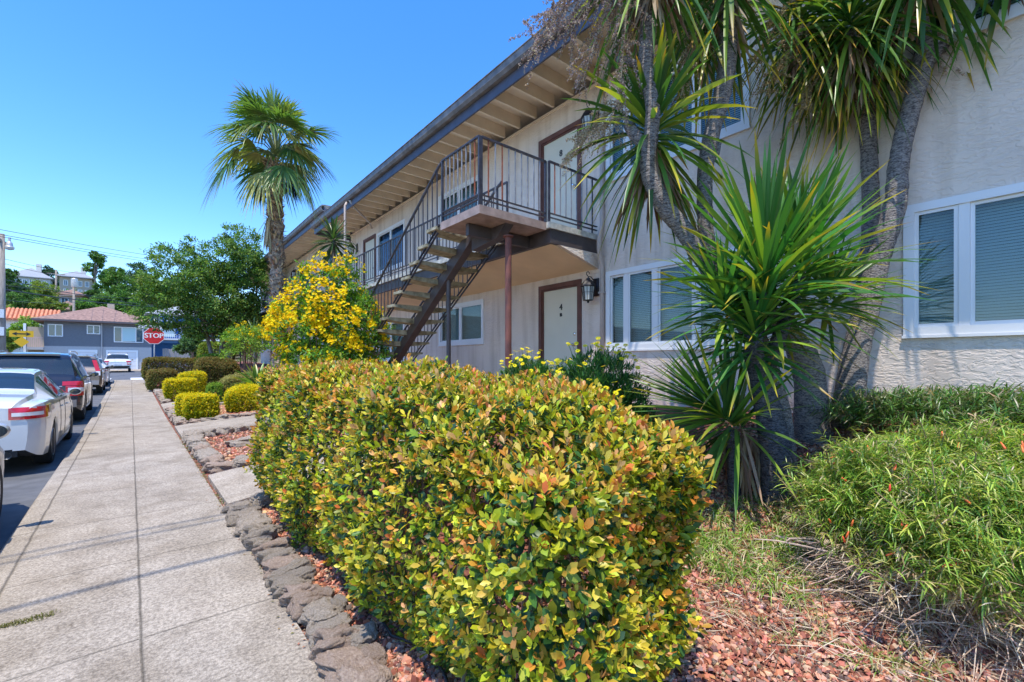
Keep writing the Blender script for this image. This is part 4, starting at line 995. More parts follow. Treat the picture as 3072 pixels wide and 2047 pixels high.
for s, (px, py) in enumerate([(2330, 150), (2420, 230), (2300, 60)]):
    panicle(C3, P(px + 110, py - 90, d3 - .1), P(px, py, d3 - .1) - P(px + 110, py - 90, d3 - .1), .6, 30, ((.40, .32, .16), (.28, .22, .12)), droop=.6, seed=40 + s)
# T4
d4 = 4.0
t4 = [(2540, 1276, 4.12), (2562, 1088, 4.1), (2604, 916, 4.08), (2636, 780, 4.05), (2664, 690, d4), (2688, 600, d4), (2694, 510, d4), (2712, 408, d4), (2740, 300, d4), (2764, 210, d4), (2780, 120, d4), (2770, 40, d4), (2765, -100, d4)]
pts = [P(*q) for q in t4]; pts[0][2] = float(gz(pts[0][0], pts[0][1])) - .05
C4 = cord('tall cabbage palm leaning right with a side limb, in front of the right-hand window', pts[0])
trunk_tube('trunk', pts, [.13, .11, .095, .085, .085, .085, .075, .075, .075, .085, .075, .06, .05], M_cordbark, C4, 18, .03)
m = MB(); m.tube([P(2765, 200, d4), P(2850, 120, d4), P(2910, 50, d4 - .02), P(3010, -60, d4 - .05)], [.07, .055, .045, .05], 12); part('branch', m, M_cordbark, C4, smooth=True)
rosette(C4, P(2830, 60, d4 + .18), (.2, 0, 1), .66, .034, 100, (.2, .8), (55, -60), yellow=.7, dead=50, seed=50)
rosette(C4, P(2765, -150, d4 - .2), (0, 0, 1), .85, .045, 80, (.3, .9), (40, -70), yellow=.35, dead=30, seed=51)
rosette(C4, P(3030, -120, d4 - .2), (.3, 0, 1), .72, .045, 70, (.3, .9), (40, -70), yellow=.35, dead=12, seed=52)
for s, (px, py) in enumerate([(2960, 240), (2900, 180), (2820, 120)]):
    panicle(C4, P(2800, 80, d4), P(px, py, d4) - P(2800, 80, d4), .45, 26, ((.62, .54, .42), (.5, .42, .33), (.45, .3, .25)), droop=.4, seed=60 + s)
# T0: bushy young plant in front
d0 = 3.45
pts = [P(2335, 1490, d0), P(2330, 1375, d0), P(2305, 1231, d0), P(2275, 1134, d0), P(2262, 1060, d0), P(2270, 960, d0), P(2290, 880, d0)]; pts[0][2] = float(gz(pts[0][0], pts[0][1])) - .05
C0 = cord('bushy young cabbage palm with long upright green leaves in the middle of the clump', pts[0])
trunk_tube('trunk', pts, [.125, .115, .10, .085, .07, .06, .05], M_cordbase, C0, 18, .03)
m = MB(); m.tube([P(2285, 1150, d0), P(2350, 980, d0 + .05), P(2400, 820, d0 + .05)], [.06, .05, .045], 10); part('branch', m, M_cordbase, C0, smooth=True)
G2 = [(.05, .18, .04), (.08, .24, .045), (.16, .32, .045), (.28, .42, .05)]
rosette(C0, P(2262, 1030, d0 - .02), (-.1, -.1, 1), .60, .036, 110, (.1, .35), (65, -22), yellow=.3, seed=70, cols=G2)
rosette(C0, P(2295, 850, d0 - .05), (.02, 0, 1), 1.02, .042, 150, (.02, .28), (87, 2), yellow=.35, seed=71, cols=G2, wts=(.35, .33, .22, .10))
rosette(C0, P(2405, 800, d0 + .15), (.1, .1, 1), .88, .040, 110, (.02, .3), (84, 0), yellow=.3, seed=72, cols=G2, wts=(.35, .33, .22, .10))
rosette(C0, P(2330, 930, d0 + .1), (.1, 0, 1), .62, .036, 90, (.05, .3), (30, -12), yellow=.5, seed=73)
rosette(C0, P(2175, 930, d0 + .1), (-.35, .05, 1), .62, .034, 90, (.04, .3), (70, -15), yellow=.5, seed=75, cols=G2)
rosette(C0, P(2490, 900, d0 + .3), (.3, 0, 1), .58, .034, 90, (.04, .3), (75, -15), yellow=.5, seed=76)
# low rosette to the left of the base
pts = [P(2205, 1500, 3.6), P(2200, 1400, 3.6), P(2190, 1290, 3.6)]; pts[0][2] = float(gz(pts[0][0], pts[0][1])) - .05
C5 = cord('low cabbage palm rosette at ground level just right of the clipped hedge', pts[0])
trunk_tube('trunk', pts, [.05, .05, .04], M_cordbase, C5, 12, .03)
rosette(C5, P(2180, 1262, 3.62), (-.75, .62, .75), .84, .036, 130, (.03, .3), (80, -4), yellow=.35, seed=74, dead=40)
# small one by the end of the first building and ones farther off
def small_cord(x, y, z, L, label, n=80, base=None):
    zb = float(gz(x, y)); T = thing('cabbage_palm', label, 'cabbage palm', (x, y, zb)); trunk_tube('trunk', [(x, y, zb - .05), (x + .05, y, (zb + z) / 2), (x, y, z)], [.07, .06, .05], M_cordbark, T, 10, .03)
    rosette(T, (x, y, z), (0, 0, 1), L, .05, n, (.1, .45), (80, -45), yellow=.12, cols=[(.05, .12, .04), (.08, .15, .05), (.04, .09, .035), (.1, .17, .06)])
q = P(1000, 722, 11.3); small_cord(q[0], q[1], q[2], .62, 'slim cabbage palm with one leaf head, left of the upstairs door with the wall lantern', 95)
q = P(762, 1003, 19.5); small_cord(q[0], q[1], q[2], .75, 'distant cabbage palm under the second balcony', 70)
# sago / fan plant low down
q = P(772, 1135, 14.5); zb = float(gz(q[0], q[1])); T = thing('low_palm', 'low spreading palm-like plant at the foot of the tall fan palm', 'palm plant', (q[0], q[1], zb))
rosette(T, (q[0], q[1], zb + .25), (0, 0, 1), 1.1, .10, 60, (.3, .7), (75, 5), yellow=.3, cols=[(.12, .25, .05), (.2, .34, .06), (.28, .4, .07), (.08, .18, .04)], name='fronds')
# ------------------------------------------------------------------ border rocks
M_rock = mat('border_rock', (.58, .49, .39), .95, var=.35, vscale=11, bump=.022, bscale=26, col2=(.32, .26, .20), detail=12)
M_rock2 = mat('border_rock_pinkish', (.56, .43, .33), .95, var=.3, vscale=10, bump=.022, bscale=24, col2=(.34, .24, .18), detail=12)
def rock_mesh(seed):
    rr = np.random.default_rng(seed); import bmesh; from mathutils import noise
    bm = bmesh.new(); bmesh.ops.create_icosphere(bm, subdivisions=5, radius=1)
    ph = rr.uniform(0, 6, (6, 3)); fr = rr.uniform(1.2, 4.5, (6, 3)); am = rr.uniform(.07, .17, 6)
    for v in bm.verts:
        p = np.array(v.co); k = 1 + sum(a * math.sin(f @ p + q[0]) * math.cos(f[1] * p[1] + q[1]) for a, f, q in zip(am, fr, ph)) + .05 * math.sin(9 * p[0] + 7 * p[2] + seed) * math.sin(11 * p[1] + seed)
        nv = Vector(p * 2.2 + np.array([seed * 7.1, 0, 0])); k += .24 * noise.fractal(nv, 1.0, 2.1, 4) ; nv2 = Vector(p * 9 + np.array([seed * 3.1, 0, 0])); k += .06 * noise.fractal(nv2, .9, 2.0, 3)
        k += .01 * math.sin(23 * p[0] + seed) * math.sin(19 * p[1]) * math.sin(21 * p[2])
        q = p * k; q = np.sign(q) * np.abs(q) ** .8; v.co = Vector(q * (1, 1, 1 if q[2] < .5 else .8))
    me = bpy.data.meshes.new('border_rock'); bm.to_mesh(me); bm.free()
    me.polygons.foreach_set('use_smooth', [True] * len(me.polygons)); me.materials.append(M_rock if seed % 3 else M_rock2); return me
ROCKS = [rock_mesh(s) for s in range(8)]
def rock(x, y, rx, ry, rz, label, group, up=.35, rz_=None):
    o = bpy.data.objects.new('border_rock', ROCKS[random.randrange(8)]); COL.objects.link(o)
    o.location = (x, y, float(gz(x, y)) + rz * up); o.scale = (rx, ry, rz); o.rotation_euler = (random.uniform(-.2, .2), random.uniform(-.2, .2), random.uniform(-.4, .4) if rz_ is None else rz_)
    tagit(o, label, 'rock', group)
y = .35; k = 0
while y < 5.05:
    w_ = .95 if y < 2.2 else .8
    ln = random.choice([.09, .13, .17, .22]) * w_
    rock(.775 + random.uniform(-.012, .035), y + ln * .6, random.uniform(.085, .13), ln * .68, random.uniform(.045, .10), 'rough grey-brown rock edging the large clipped hedge along the near sidewalk', 'rocks edging the large hedge bed')
    y += ln * 1.12
for (x, y) in ((.99, 4.95), (1.12, 5.02), (1.3, 5.05), (1.55, 5.06)): rock(x, y, .12, .10, .09, 'rough grey rock along the near concrete path beside the large hedge', 'rocks along the nearest path')
for i, x in enumerate(np.arange(.9, 3.2, .24)):
    rock(x, 6.86 + random.uniform(-.02, .03), random.uniform(.10, .15), .11, random.uniform(.07, .12), 'grey lava rock edging the near side of the bare red gravel bed', 'rocks on the near edge of the red gravel bed')
    rock(x, 10.18 + random.uniform(-.02, .03), random.uniform(.10, .15), .12, random.uniform(.08, .14), 'grey lava rock edging the far side of the bare red gravel bed', 'rocks on the far edge of the red gravel bed')
    if x < 2.9: rock(x, 12.42, random.uniform(.10, .15), .11, random.uniform(.07, .11), 'grey rock edging the bed of the square golden bushes', 'rocks edging the golden bush bed')
for y in np.arange(7.1, 10.1, .27): rock(.86, y, .12, .15, random.uniform(.08, .12), 'rough grey rock along the sidewalk side of the bare red gravel bed', 'rocks between sidewalk and red gravel bed')
for y in np.arange(12.7, 16.0, .30): rock(.86, y, .11, .16, random.uniform(.07, .11), 'grey rock between the sidewalk and the square golden bushes', 'rocks between sidewalk and golden bushes')
for y in np.arange(18.5, 24.3, .34): rock(.88, y, .12, .18, random.uniform(.08, .12), 'grey rock along the sidewalk by the far golden bushes', 'rocks by the far golden bushes')
rock(1.45, 8.6, .22, .13, .09, 'dark flat rock lying on the bare red gravel bed', None)
rock(1.62, 7.1, .2, .14, .13, 'large pitted dark rock at the near corner of the red gravel bed', None)

# ------------------------------------------------------------------ red lava gravel (uncountable)
def gravel(name, region_fn, n, s0, s1, cols, label):
    Pn = region_fn(n); n = len(Pn)
    base = np.array([(-1, -1, -.6), (1, -1, -.6), (1, 1, -.6), (-1, 1, -.6), (-.7, -.6, .6), (.6, -.75, .5), (.7, .55, .65), (-.55, .7, .45)], float)
    tr = np.array([(0, 1, 5), (0, 5, 4), (1, 2, 6), (1, 6, 5), (2, 3, 7), (2, 7, 6), (3, 0, 4), (3, 4, 7), (4, 5, 6), (4, 6, 7)])
    J = base[None] + RNG.normal(0, .28, (n, 8, 3)); s = (s0 * .5 + (s1 * 1.25 - s0 * .5) * RNG.random(n) ** 2.2) * .5
    a = RNG.uniform(0, 6.28, n); b = RNG.uniform(-.8, .8, n)
    ca, sa, cb, sb = np.cos(a), np.sin(a), np.cos(b), np.sin(b)
    x, y, z = J[..., 0], J[..., 1] * RNG.uniform(.6, 1, n)[:, None], J[..., 2] * RNG.uniform(.7, 1.15, n)[:, None]
    y, z = y * cb[:, None] - z * sb[:, None], y * sb[:, None] + z * cb[:, None]
    x, y = x * ca[:, None] - y * sa[:, None], x * sa[:, None] + y * ca[:, None]
    V = np.stack([x, y, z], -1) * s[:, None, None] + Pn[:, None]
    T = tr[None] + (np.arange(n) * 8)[:, None, None]
    o = np_mesh(name, V.reshape(-1, 3), T.reshape(-1, 3), MATS.get('lava_stone') or leafmat('lava_stone', .95, 0.0, .1), None, np.repeat(pal(n, cols, None, .2), 8, 0), smooth=False)
    tagit(o, label, 'gravel', kind='stuff'); return o
LAVA = [(.50, .20, .12), (.58, .27, .17), (.38, .15, .09), (.62, .38, .26), (.20, .13, .10), (.48, .32, .22), (.28, .11, .07)]
def reg(x0, x1, y0, y1, lift=.0, dens=None):
    def f(n):
        x = RNG.uniform(x0, x1, n); y = RNG.uniform(y0, y1, n); z = gz(x, y) - .022 + RNG.uniform(0, .014, n) + lift; return np.stack([x, y, z], 1)
    return f
gravel('lava_gravel', reg(.92, 5.0, -.5, 2.2), 66000, .009, .025, LAVA, 'red lava gravel under the palms and by the hedge')
gravel('lava_gravel', reg(.9, 1.3, 1.6, 5.05), 6000, .014, .032, LAVA, 'red lava gravel between hedge and border rocks')
gravel('lava_gravel', reg(.95, 3.6, 6.8, 10.2), 14000, .02, .045, LAVA, 'red lava gravel in the bare bed between two paths')
gravel('lava_gravel', reg(.95, 3.9, 12.4, 16.0), 7000, .03, .055, [(.5, .25, .15), (.42, .18, .1), (.6, .36, .22)], 'reddish bark chips round the square golden bushes')
gravel('lava_gravel', reg(.75, 1.0, .3, 5.0, -.02), 1500, .01, .02, LAVA + [(.5, .4, .25)], 'small red chips fallen in the gaps of the border rocks')
# leaf litter and chips on the sidewalk edge
n = 260; x = .715 - np.abs(RNG.normal(0, .035, n)); y = RNG.uniform(.5, 14, n); Pn = np.stack([x, y, rise(y) + .008], 1)
o = leaves('leaf_litter', Pn, rdir(n) * (1, 1, .1), rdir(n) * .3 + (0, 0, 1), .022, .012, pal(n, [(.4, .2, .1), (.5, .35, .18), (.2, .22, .06)], None, .2), M_dead, simple=True); tagit(o, 'dry leaf litter along the sidewalk edge', 'leaf litter', kind='stuff')
# weeds in the joints
def tufts(name, label, Pn, n_per, L, W, cols, droop=.5, parent=None, spread=.6, w=None, matl=None, cat='weeds', kind='stuff'):
    n = len(Pn) * n_per; B = np.repeat(Pn, n_per, 0) + RNG.normal(0, .012, (n, 3)) * (1, 1, 0)
    D = unit(RNG.normal(0, spread, (n, 3)) * (1, 1, .3) + (0, 0, 1)); g = blade_geo(B, D, L * RNG.uniform(.5, 1.15, n), W, droop * RNG.uniform(.4, 1.5, n), pal(n, cols, w, .15), nseg=4, twist=.4)
    o = np_mesh(name, g[0], g[1], matl or M_strap, parent, g[2])
    if parent is None: tagit(o, label, cat, kind=kind)
    return o
u = np.linspace(0, 1, 60); x = -.58 + .24 * u; y = 3.65 + .0 * u + RNG.normal(0, .012, 60)
tufts('joint_weeds', 'mossy weeds growing in a sidewalk joint', np.stack([x, y, 0 * x + .004], 1), 7, .022, .004, [(.16, .17, .04), (.22, .2, .07)], .3)
y = RNG.uniform(5, 10.5, 40); tufts('edge_weeds', 'small weeds where the sidewalk meets the beds', np.stack([0 * y + .71, y, rise(y)], 1), 6, .05, .006, [(.12, .2, .04), (.25, .24, .08)], .5)

# ------------------------------------------------------------------ irrigation hose and stick
m = MB(); hp = [(1.02, 2.9), (1.0, 2.55), (1.03, 2.3), (1.0, 2.1), (1.07, 1.9), (1.06, 1.7), (1.0, 1.55), (1.03, 1.38), (.98, 1.2), (1.0, .9), (1.04, .5)]
m.tube([(x, y, float(gz(x, y)) + .02 + .012 * math.sin(i * 2.1)) for i, (x, y) in enumerate(hp)], .008, 8)
tagit(part('irrigation_hose', m, M_black, None, smooth=True), 'black irrigation hose lying behind the border rocks', 'hose')
m = MB(); m.bar((.93, 1.42, .17), (1.08, 1.56, .15), .012, .006); tagit(part('wood_stake', m, mat('raw_wood', (.5, .36, .22), .8, var=.2), None), 'split pale wooden stick lying across the border rocks', 'stick')

# ------------------------------------------------------------------ daisy bush behind the hedge
def daisy_bush(cx, cy, r, h, label):
    zb = float(gz(cx, cy)); T = thing('daisy_bush', label, 'bush', (cx, cy, zb))
    n_sh = 900; u = rdir(n_sh); u[:, 2] = np.abs(u[:, 2]); Pn = np.array([cx, cy, zb + .25]) + u * np.array([r * 1.05, r, h - .25]) * RNG.uniform(.6, 1.02, (n_sh, 1)); per = 16
    B = np.repeat(Pn, per, 0) + rdir(n_sh * per) * .03; D = unit(np.repeat(u, per, 0) * .6 + (0, 0, .6) + rdir(n_sh * per) * .7)
    g = blade_geo(B, D, RNG.uniform(.05, .10, len(B)), .011, .15, pal(len(B), [(.05, .17, .045), (.08, .22, .05), (.13, .28, .06), (.035, .11, .035)], None, .15), nseg=3, twist=.5)
    np_mesh('foliage', g[0], g[1], M_leafsoft, T, g[2])
    nf = 95; u = rdir(nf); u[:, 2] = np.abs(u[:, 2]) + .5; u[:, 0] -= .2; u = unit(u); c = np.array([cx, cy, zb + .25]) + u * np.array([r * 1.1, r * 1.1, h - .2]) * RNG.uniform(1.0, 1.13, (nf, 1))
    m = MB()
    for q in range(nf): m.tube([c[q] - u[q] * .22 - (0, 0, .05), c[q] - (0, 0, .004)], .0025, 4)
    part('flower_stems', m, mat('stem_green', (.12, .2, .05), .7), T)
    out = unit(np.array([0, 0, 1.]) + rdir(nf) * .5 + np.array([-.3, -.3, 0])); a0 = unit(np.cross(out, rdir(nf))); b0_ = np.cross(out, a0)
    an = np.arange(13) * 2 * math.pi / 13
    for q in range(nf):
        dd = a0[q][None] * np.cos(an)[:, None] + b0_[q][None] * np.sin(an)[:, None]
        F_ = leaves('flower', c[q][None] + dd * .004, unit(dd + out[q][None] * .12), np.repeat(out[q][None], 13, 0), .026, .0095, np.repeat(pal(1, [(.98, .80, .01)], None, .05), 13, 0), M_flower, T, simple=True)
        m = MB(); m.lathe([(.006, 0), (.007, .003), (.004, .006)], c[q], 'z', 6); part('flower_centre', m, mat('flower_centre', (.6, .33, .02), .8), F_)
daisy_bush(3.68, 2.95, .60, 1.20, 'dark green bush with yellow daisy flowers behind the large hedge')
daisy_bush(3.78, 4.1, .50, 1.12, 'lower sparse daisy bush in front of the door numbered 4')

# ------------------------------------------------------------------ firecracker bush mounds on the right
def mound(cx, cy, rx, ry, h, n_sh, label, cols, per=13, L=.085, flowers=60, z0=0, dead=0, W=.010, name='firecracker_bush', dry=.15):
    zb = float(gz(cx, cy)) + z0; T = thing(name, label, 'bush', (cx, cy, zb))
    u = rdir(n_sh); u[:, 2] = np.abs(u[:, 2]); u[:, 2] -= .16; lump = 1 + .15 * np.sin(u[:, 0] * 7 + 1) * np.cos(u[:, 1] * 6) + .08 * np.sin(u[:, 0] * 17) * np.sin(u[:, 2] * 15) + (RNG.random(n_sh) < .12) * RNG.uniform(.05, .24, n_sh); Pn = np.array([cx, cy, zb + .12]) + u * np.array([rx, ry, h]) * (RNG.uniform(.5, 1, (n_sh, 1)) ** .6) * lump[:, None]
    ax = unit(u * .8 + (0, 0, .55) + rdir(n_sh) * .5); k = np.tile(np.arange(per), n_sh); t = k / per
    A = np.repeat(ax, per, 0); B = np.repeat(Pn, per, 0) + A * (t[:, None] * .12); s = unit(np.cross(A, rdir(len(A)))); D = unit(s * 1.0 + A * RNG.uniform(.3, 1.1, (len(A), 1)))
    col = pal(len(B), cols, None, .16) * np.repeat(RNG.normal(1, .2, n_sh), per)[:, None]
    lowp = np.clip((.30 - (Pn[:, 2] - zb) / h) / .3, 0, 1) * dry * 2; isd = np.repeat(RNG.random(n_sh) < lowp + .03, per); col[isd] = pal(int(isd.sum()), [(.55, .42, .26), (.42, .30, .18), (.62, .52, .34)], None, .15)
    g = [blade_geo(B, D, L * RNG.uniform(.6, 1.25, len(B)), W, RNG.uniform(0, .5, len(B)), np.clip(col, .004, 1), nseg=3, twist=.3)]
    V, Tt, C = merge_geo(g); np_mesh('foliage', V, Tt, M_strap, T, C)
    m = MB()
    for q in range(0, n_sh, 7): m.tube([Pn[q] - ax[q] * .16, Pn[q] + ax[q] * .12], .003, 4)
    part('stems', m, mat('shrub_stem', (.30, .22, .10), .8), T)
    if flowers:
        uu = rdir(flowers); uu[:, 2] = np.abs(uu[:, 2]) * .8 + .1; uu[:, 0] -= .25; uu = unit(uu); c = np.array([cx, cy, zb + .12]) + uu * np.array([rx, ry, h]) * 1.03
        for q in range(min(flowers, 98)):
            m = MB(); p = c[q].copy(); d = unit(rdir(1)[0] * .7 + (0, 0, -.8))
            m.tube([p, p + d * .020, p + d * .034, p + d * .040], [.0025, .005, .0058, .003], 6)
            part('flower', m, mat('red_tube_flower', (.85, .07, .04), .5, var=.3, vscale=9, col2=(.85, .25, .05)), T, smooth=True)
    if dead:
        n = dead; a = RNG.uniform(math.pi * .7, math.pi * 1.8, n); rr = RNG.uniform(.66, 1.04, n); Pn = np.stack([cx + rx * rr * np.cos(a), cy + ry * rr * np.sin(a), np.zeros(n)], 1); Pn[:, 2] = gz(Pn[:, 0], Pn[:, 1]) + RNG.uniform(0, 1, n) ** 2 * .26
        D = unit(np.stack([np.cos(a) + RNG.normal(0, .9, n), np.sin(a) + RNG.normal(0, .9, n), RNG.normal(0, .35, n)], 1)); g = blade_geo(Pn, D, RNG.uniform(.06, .26, n), .0042, RNG.uniform(-.2, .4, n), pal(n, [(.66, .52, .40), (.52, .38, .27), (.74, .62, .48), (.38, .27, .19)], None, .12), nseg=4, twist=1.0)
        np_mesh('dead_twigs', g[0], g[1], M_dead, T, g[2])
        for q in range(26):
            m = MB(); i = RNG.integers(0, n); p = Pn[i]; d = D[i] * (1, 1, .3); m.tube([p, p + d * .12 + (0, 0, .015), p + d * .26 + rdir(1)[0] * .03, p + d * .36 + rdir(1)[0] * .04], [.005, .005, .004, .002], 5)
            part('dead_branch', m, mat('dead_branch', (.50, .38, .30), .9, var=.3), T)
RG = [(.22, .36, .045), (.33, .44, .06), (.46, .54, .09), (.12, .24, .035), (.54, .50, .18), (.17, .33, .04)]
mound(3.56, .20, .82, .80, .60, 5600, 'near firecracker bush with narrow bright green leaves, red tube flowers and dead twigs below', RG, flowers=98, dead=3600, L=.072, W=.0062, per=15, dry=.45)
mound(4.2, -.42, .85, .75, .44, 1500, 'firecracker bush at the right edge of the frame by the wall', RG, flowers=80, dead=1400, L=.075, W=.0065, per=15)
mound(4.85, .05, .60, 1.25, .22, 1300, 'dark green firecracker bush against the stucco wall under the right-hand window', [(.06, .15, .03), (.09, .2, .04), (.13, .24, .05), (.2, .22, .1)], flowers=14, L=.10)
# sprigs standing above the rear mound
# grass tufts by the palm bases and loose straw on the gravel
n = 110; x = RNG.uniform(2.65, 3.75, n); y = RNG.uniform(.75, 1.6, n); tufts('grass_tuft', 'green grass growing round the palm trunk bases', np.stack([x, y, gz(x, y) - .01], 1), 22, .21, .0055, [(.16, .32, .04), (.26, .42, .05), (.46, .46, .16), (.13, .26, .035), (.58, .5, .3)], 1.0, spread=.75, cat='grass')
n = 60; x = RNG.uniform(2.3, 3.1, n); y = RNG.uniform(.2, 1.3, n); tufts('grass_tuft', 'thin grass tufts scattered on the red gravel', np.stack([x, y, gz(x, y) - .01], 1), 16, .11, .004, [(.2, .32, .05), (.4, .38, .14), (.55, .46, .28)], .9, spread=.9, cat='grass')
n = 900; x = RNG.uniform(2.2, 3.7, n); y = RNG.uniform(-.4, 1.2, n); Pn = np.stack([x, y, gz(x, y) + .004 + RNG.uniform(0, .012, n)], 1); D = rdir(n) * (1, 1, .08)
g = blade_geo(Pn, D, RNG.uniform(.05, .22, n), .0035, RNG.uniform(-.08, .1, n), pal(n, [(.66, .52, .38), (.5, .36, .24), (.72, .62, .46)], None, .1), nseg=4, twist=.8); o = np_mesh('dry_straw', g[0], g[1], M_dead, None, g[2]); tagit(o, 'dry straw lying on the red gravel', 'straw', kind='stuff')

# a few broad fallen/basal leaves near the hedge corner
# small cobbles and debris filling behind the big border rocks
y = .4
while y < 5.0:
    rock(.90 + random.uniform(-.03, .03), y, random.uniform(.04, .07), random.uniform(.04, .08), random.uniform(.035, .06), 'small grey cobble wedged behind the larger border rocks by the large hedge', 'small cobbles behind the hedge border rocks'); y += random.uniform(.16, .4)
n = 700; x = RNG.normal(.716, .012, n); yy = RNG.uniform(.5, 10, n); Pn = np.stack([x, yy, rise(yy) + .004 + RNG.uniform(0, .008, n)], 1)
o = leaves('edge_debris', Pn, rdir(n) * (1, 1, .2), rdir(n) * .5 + (0, 0, 1), .016, .010, pal(n, [(.30, .2, .12), (.45, .36, .26), (.22, .14, .08), (.5, .28, .18)], None, .2), M_dead, simple=True); tagit(o, 'soil crumbs and dry bits along the sidewalk joint by the rocks', 'debris', kind='stuff')
# ------------------------------------------------------------------ cars
M_tyre = mat('tyre', (.022, .022, .024), .85); M_rim = mat('wheel_rim', (.55, .56, .58), .3, metal=.8); M_archd = mat('arch_liner', (.012, .012, .012), .95)
M_carglass = glassmat('car_glass', (.02, .035, .05), see=.12); M_redl = mat('tail_lamp_red', (.50, .012, .02), .15, coat=1.); M_clear = mat('lamp_clear', (.75, .72, .70), .12, coat=1.)
M_amber = mat('lamp_amber', (.75, .28, .03), .2, coat=1.)
def paint(name, col, metal=.25, rough=.32): return mat(name, col, rough, metal=metal, coat=1.0, spec=.5)
def car(label, kind, paintm, loc, rz=0.0, detail=True, group='cars parked along the kerb', chrome=False, lower=None, cat='car', L=None, plate=False):
    """local frame: +y forward, x right, z up, origin at ground below the middle"""
    root = thing('parked_car', label, cat, (0, 0, 0), rz, group); root.location = loc
    if kind == 'sedan':
        L = L or 4.8; Wh = .91; wr = .33; wheels = (.98, 3.78); zarch = .36
        K = [  # y, zbot, zbelt, ztop, wbelt, wtop, wmid
            (0.00, .36, .86, .96, .68, .56, .72), (0.06, .27, .94, 1.045, .79, .62, .81), (.22, .24, .965, 1.085, .86, .67, .875), (.60, .22, .975, 1.105, .885, .68, .90), (.92, .21, .97, 1.12, .89, .68, .91),
            (1.02, .21, .965, 1.155, .89, .67, .91), (1.62, .20, .95, 1.415, .89, .60, .91), (1.80, .20, .95, 1.445, .89, .60, .91), (2.35, .20, .94, 1.47, .89, .61, .91), (2.95, .20, .93, 1.425, .89, .60, .91), (3.08, .20, .925, 1.39, .885, .61, .91),
            (3.68, .20, .90, 1.02, .87, .70, .905), (3.78, .20, .89, .985, .865, .70, .90), (4.3, .22, .80, .87, .82, .68, .87), (4.62, .25, .66, .74, .72, .58, .78), (4.80, .32, .56, .62, .55, .42, .60)]
        rearw = (1.04, 1.60); frontw = (3.10, 3.66); sidew = (1.42, 3.42); pil = (2.30, 2.38)
    else:
        hs = {'suv': 1.0, 'wagon': .94}[kind]; L = L or (4.95 if kind == 'suv' else 4.5); Wh = .97 if kind == 'suv' else .89; wr = .385 if kind == 'suv' else .345; wheels = (.98, L - 1.02); zarch = wr + .04
        wb = Wh
        K = [(0.00, .40, .86, .95, wb * .86, wb * .74, wb * .90), (0.05, .34, 1.06, 1.12, wb * .95, wb * .84, wb * .97), (.12, .32, 1.08, 1.17, wb * .97, wb * .84, wb * .99), (.42, .30, 1.09, 1.66, wb * .975, wb * .735, wb), (.50, .30, 1.09, 1.72, wb * .975, wb * .725, wb),
             (.9, .28, 1.09, 1.765, wb * .975, wb * .72, wb), (2.2, .28, 1.08, 1.78, wb * .975, wb * .72, wb), (2.9, .28, 1.07, 1.74, wb * .975, wb * .72, wb), (3.05, .28, 1.07, 1.69, wb * .97, wb * .73, wb),
             (L - 1.28, .28, 1.05, 1.17, wb * .95, wb * .80, wb * .99), (L - 1.15, .28, 1.04, 1.12, wb * .95, wb * .80, wb * .985), (L - .45, .3, .98, 1.05, wb * .92, wb * .76, wb * .96), (L - .12, .34, .80, .88, wb * .82, wb * .66, wb * .86), (L, .40, .62, .70, wb * .70, wb * .55, wb * .74)]
        if hs != 1.0: K = [(k[0], k[1], k[2] * hs, k[3] * hs, k[4], k[5], k[6]) for k in K]
        rearw = (.14, .40); frontw = (3.07, L - 1.30); sidew = (.42, L - 1.65); pil = (2.02, 2.12)
    K = np.array(K); K[:, 0] *= (L / K[-1, 0]); ys_ = np.unique(np.round(np.concatenate([np.arange(0, L + .001, .05), K[:, 0], rearw, frontw, sidew, pil, (1.0,)]), 3))
    ys_ = ys_[np.concatenate([[True], np.diff(ys_) > .012])]; ys_[-1] = L
    val = lambda j: np.interp(ys_, K[:, 0], K[:, j])
    def smooth_(a, it=1):
        for _ in range(it): a = np.concatenate([[a[0]], (a[:-2] + 2 * a[1:-1] + a[2:]) / 4, [a[-1]]])
        return a
    zb, zB, zT, wB, wT, wM = [smooth_(val(j), 2) for j in range(1, 7)]
    H = []     # rings
    for i, y in enumerate(ys_):
        b, B, T_, w1, w2, w0 = zb[i], zB[i], zT[i], wB[i], wT[i], wM[i]; arch = 0
        for yw in wheels:
            dy = abs(y - yw); R_ = wr + .055
            if dy < R_: arch = max(arch, zarch - .03 + math.sqrt(R_ * R_ - dy * dy) - .0)
        gh = T_ - B; cab = min(1, max(0, (gh - .16) / .2)); c1 = .035 + .0 * cab
        zb1 = max(b, arch if arch else b)
        pts = [(0, b + .02), (w0 * .80, b + .02 if not arch else b + .02), (w0 * .80, max(b, zb1 - .02)), (w0 * .965, zb1), (w0 * .99, max(b + .14, zb1 + .012)), (w0, max((b + B) * .5, zb1 + .03)), (w0 * .998, max(B * .78 + b * .22, zb1 + .06)), (w1 * 1.008, max(B - .05, zb1 + .08)), (w1, B),
               (w1 * .985, B + c1), (w2 + (w1 - w2) * .04 * (1 - cab) + .018, T_ - gh * .17 if cab > .5 else T_ - gh * .5), (w2, T_ - gh * .06), (w2 * .93, T_ - .005), (w2 * .55, T_ + .016), (0, T_ + .022)]
        H.append(pts)
    H = np.array(H); nr = H.shape[1]; ns = len(ys_)
    verts = []; 
    for side in (1, -1):
        for i in range(ns):
            for j in range(nr): verts.append((side * H[i, j, 0], ys_[i] - L / 2, H[i, j, 1]))
    def vid(side, i, j): return (0 if side > 0 else ns * nr) + i * nr + j
    faces = {'body': [], 'side': [], 'rear': [], 'front': [], 'under': []}
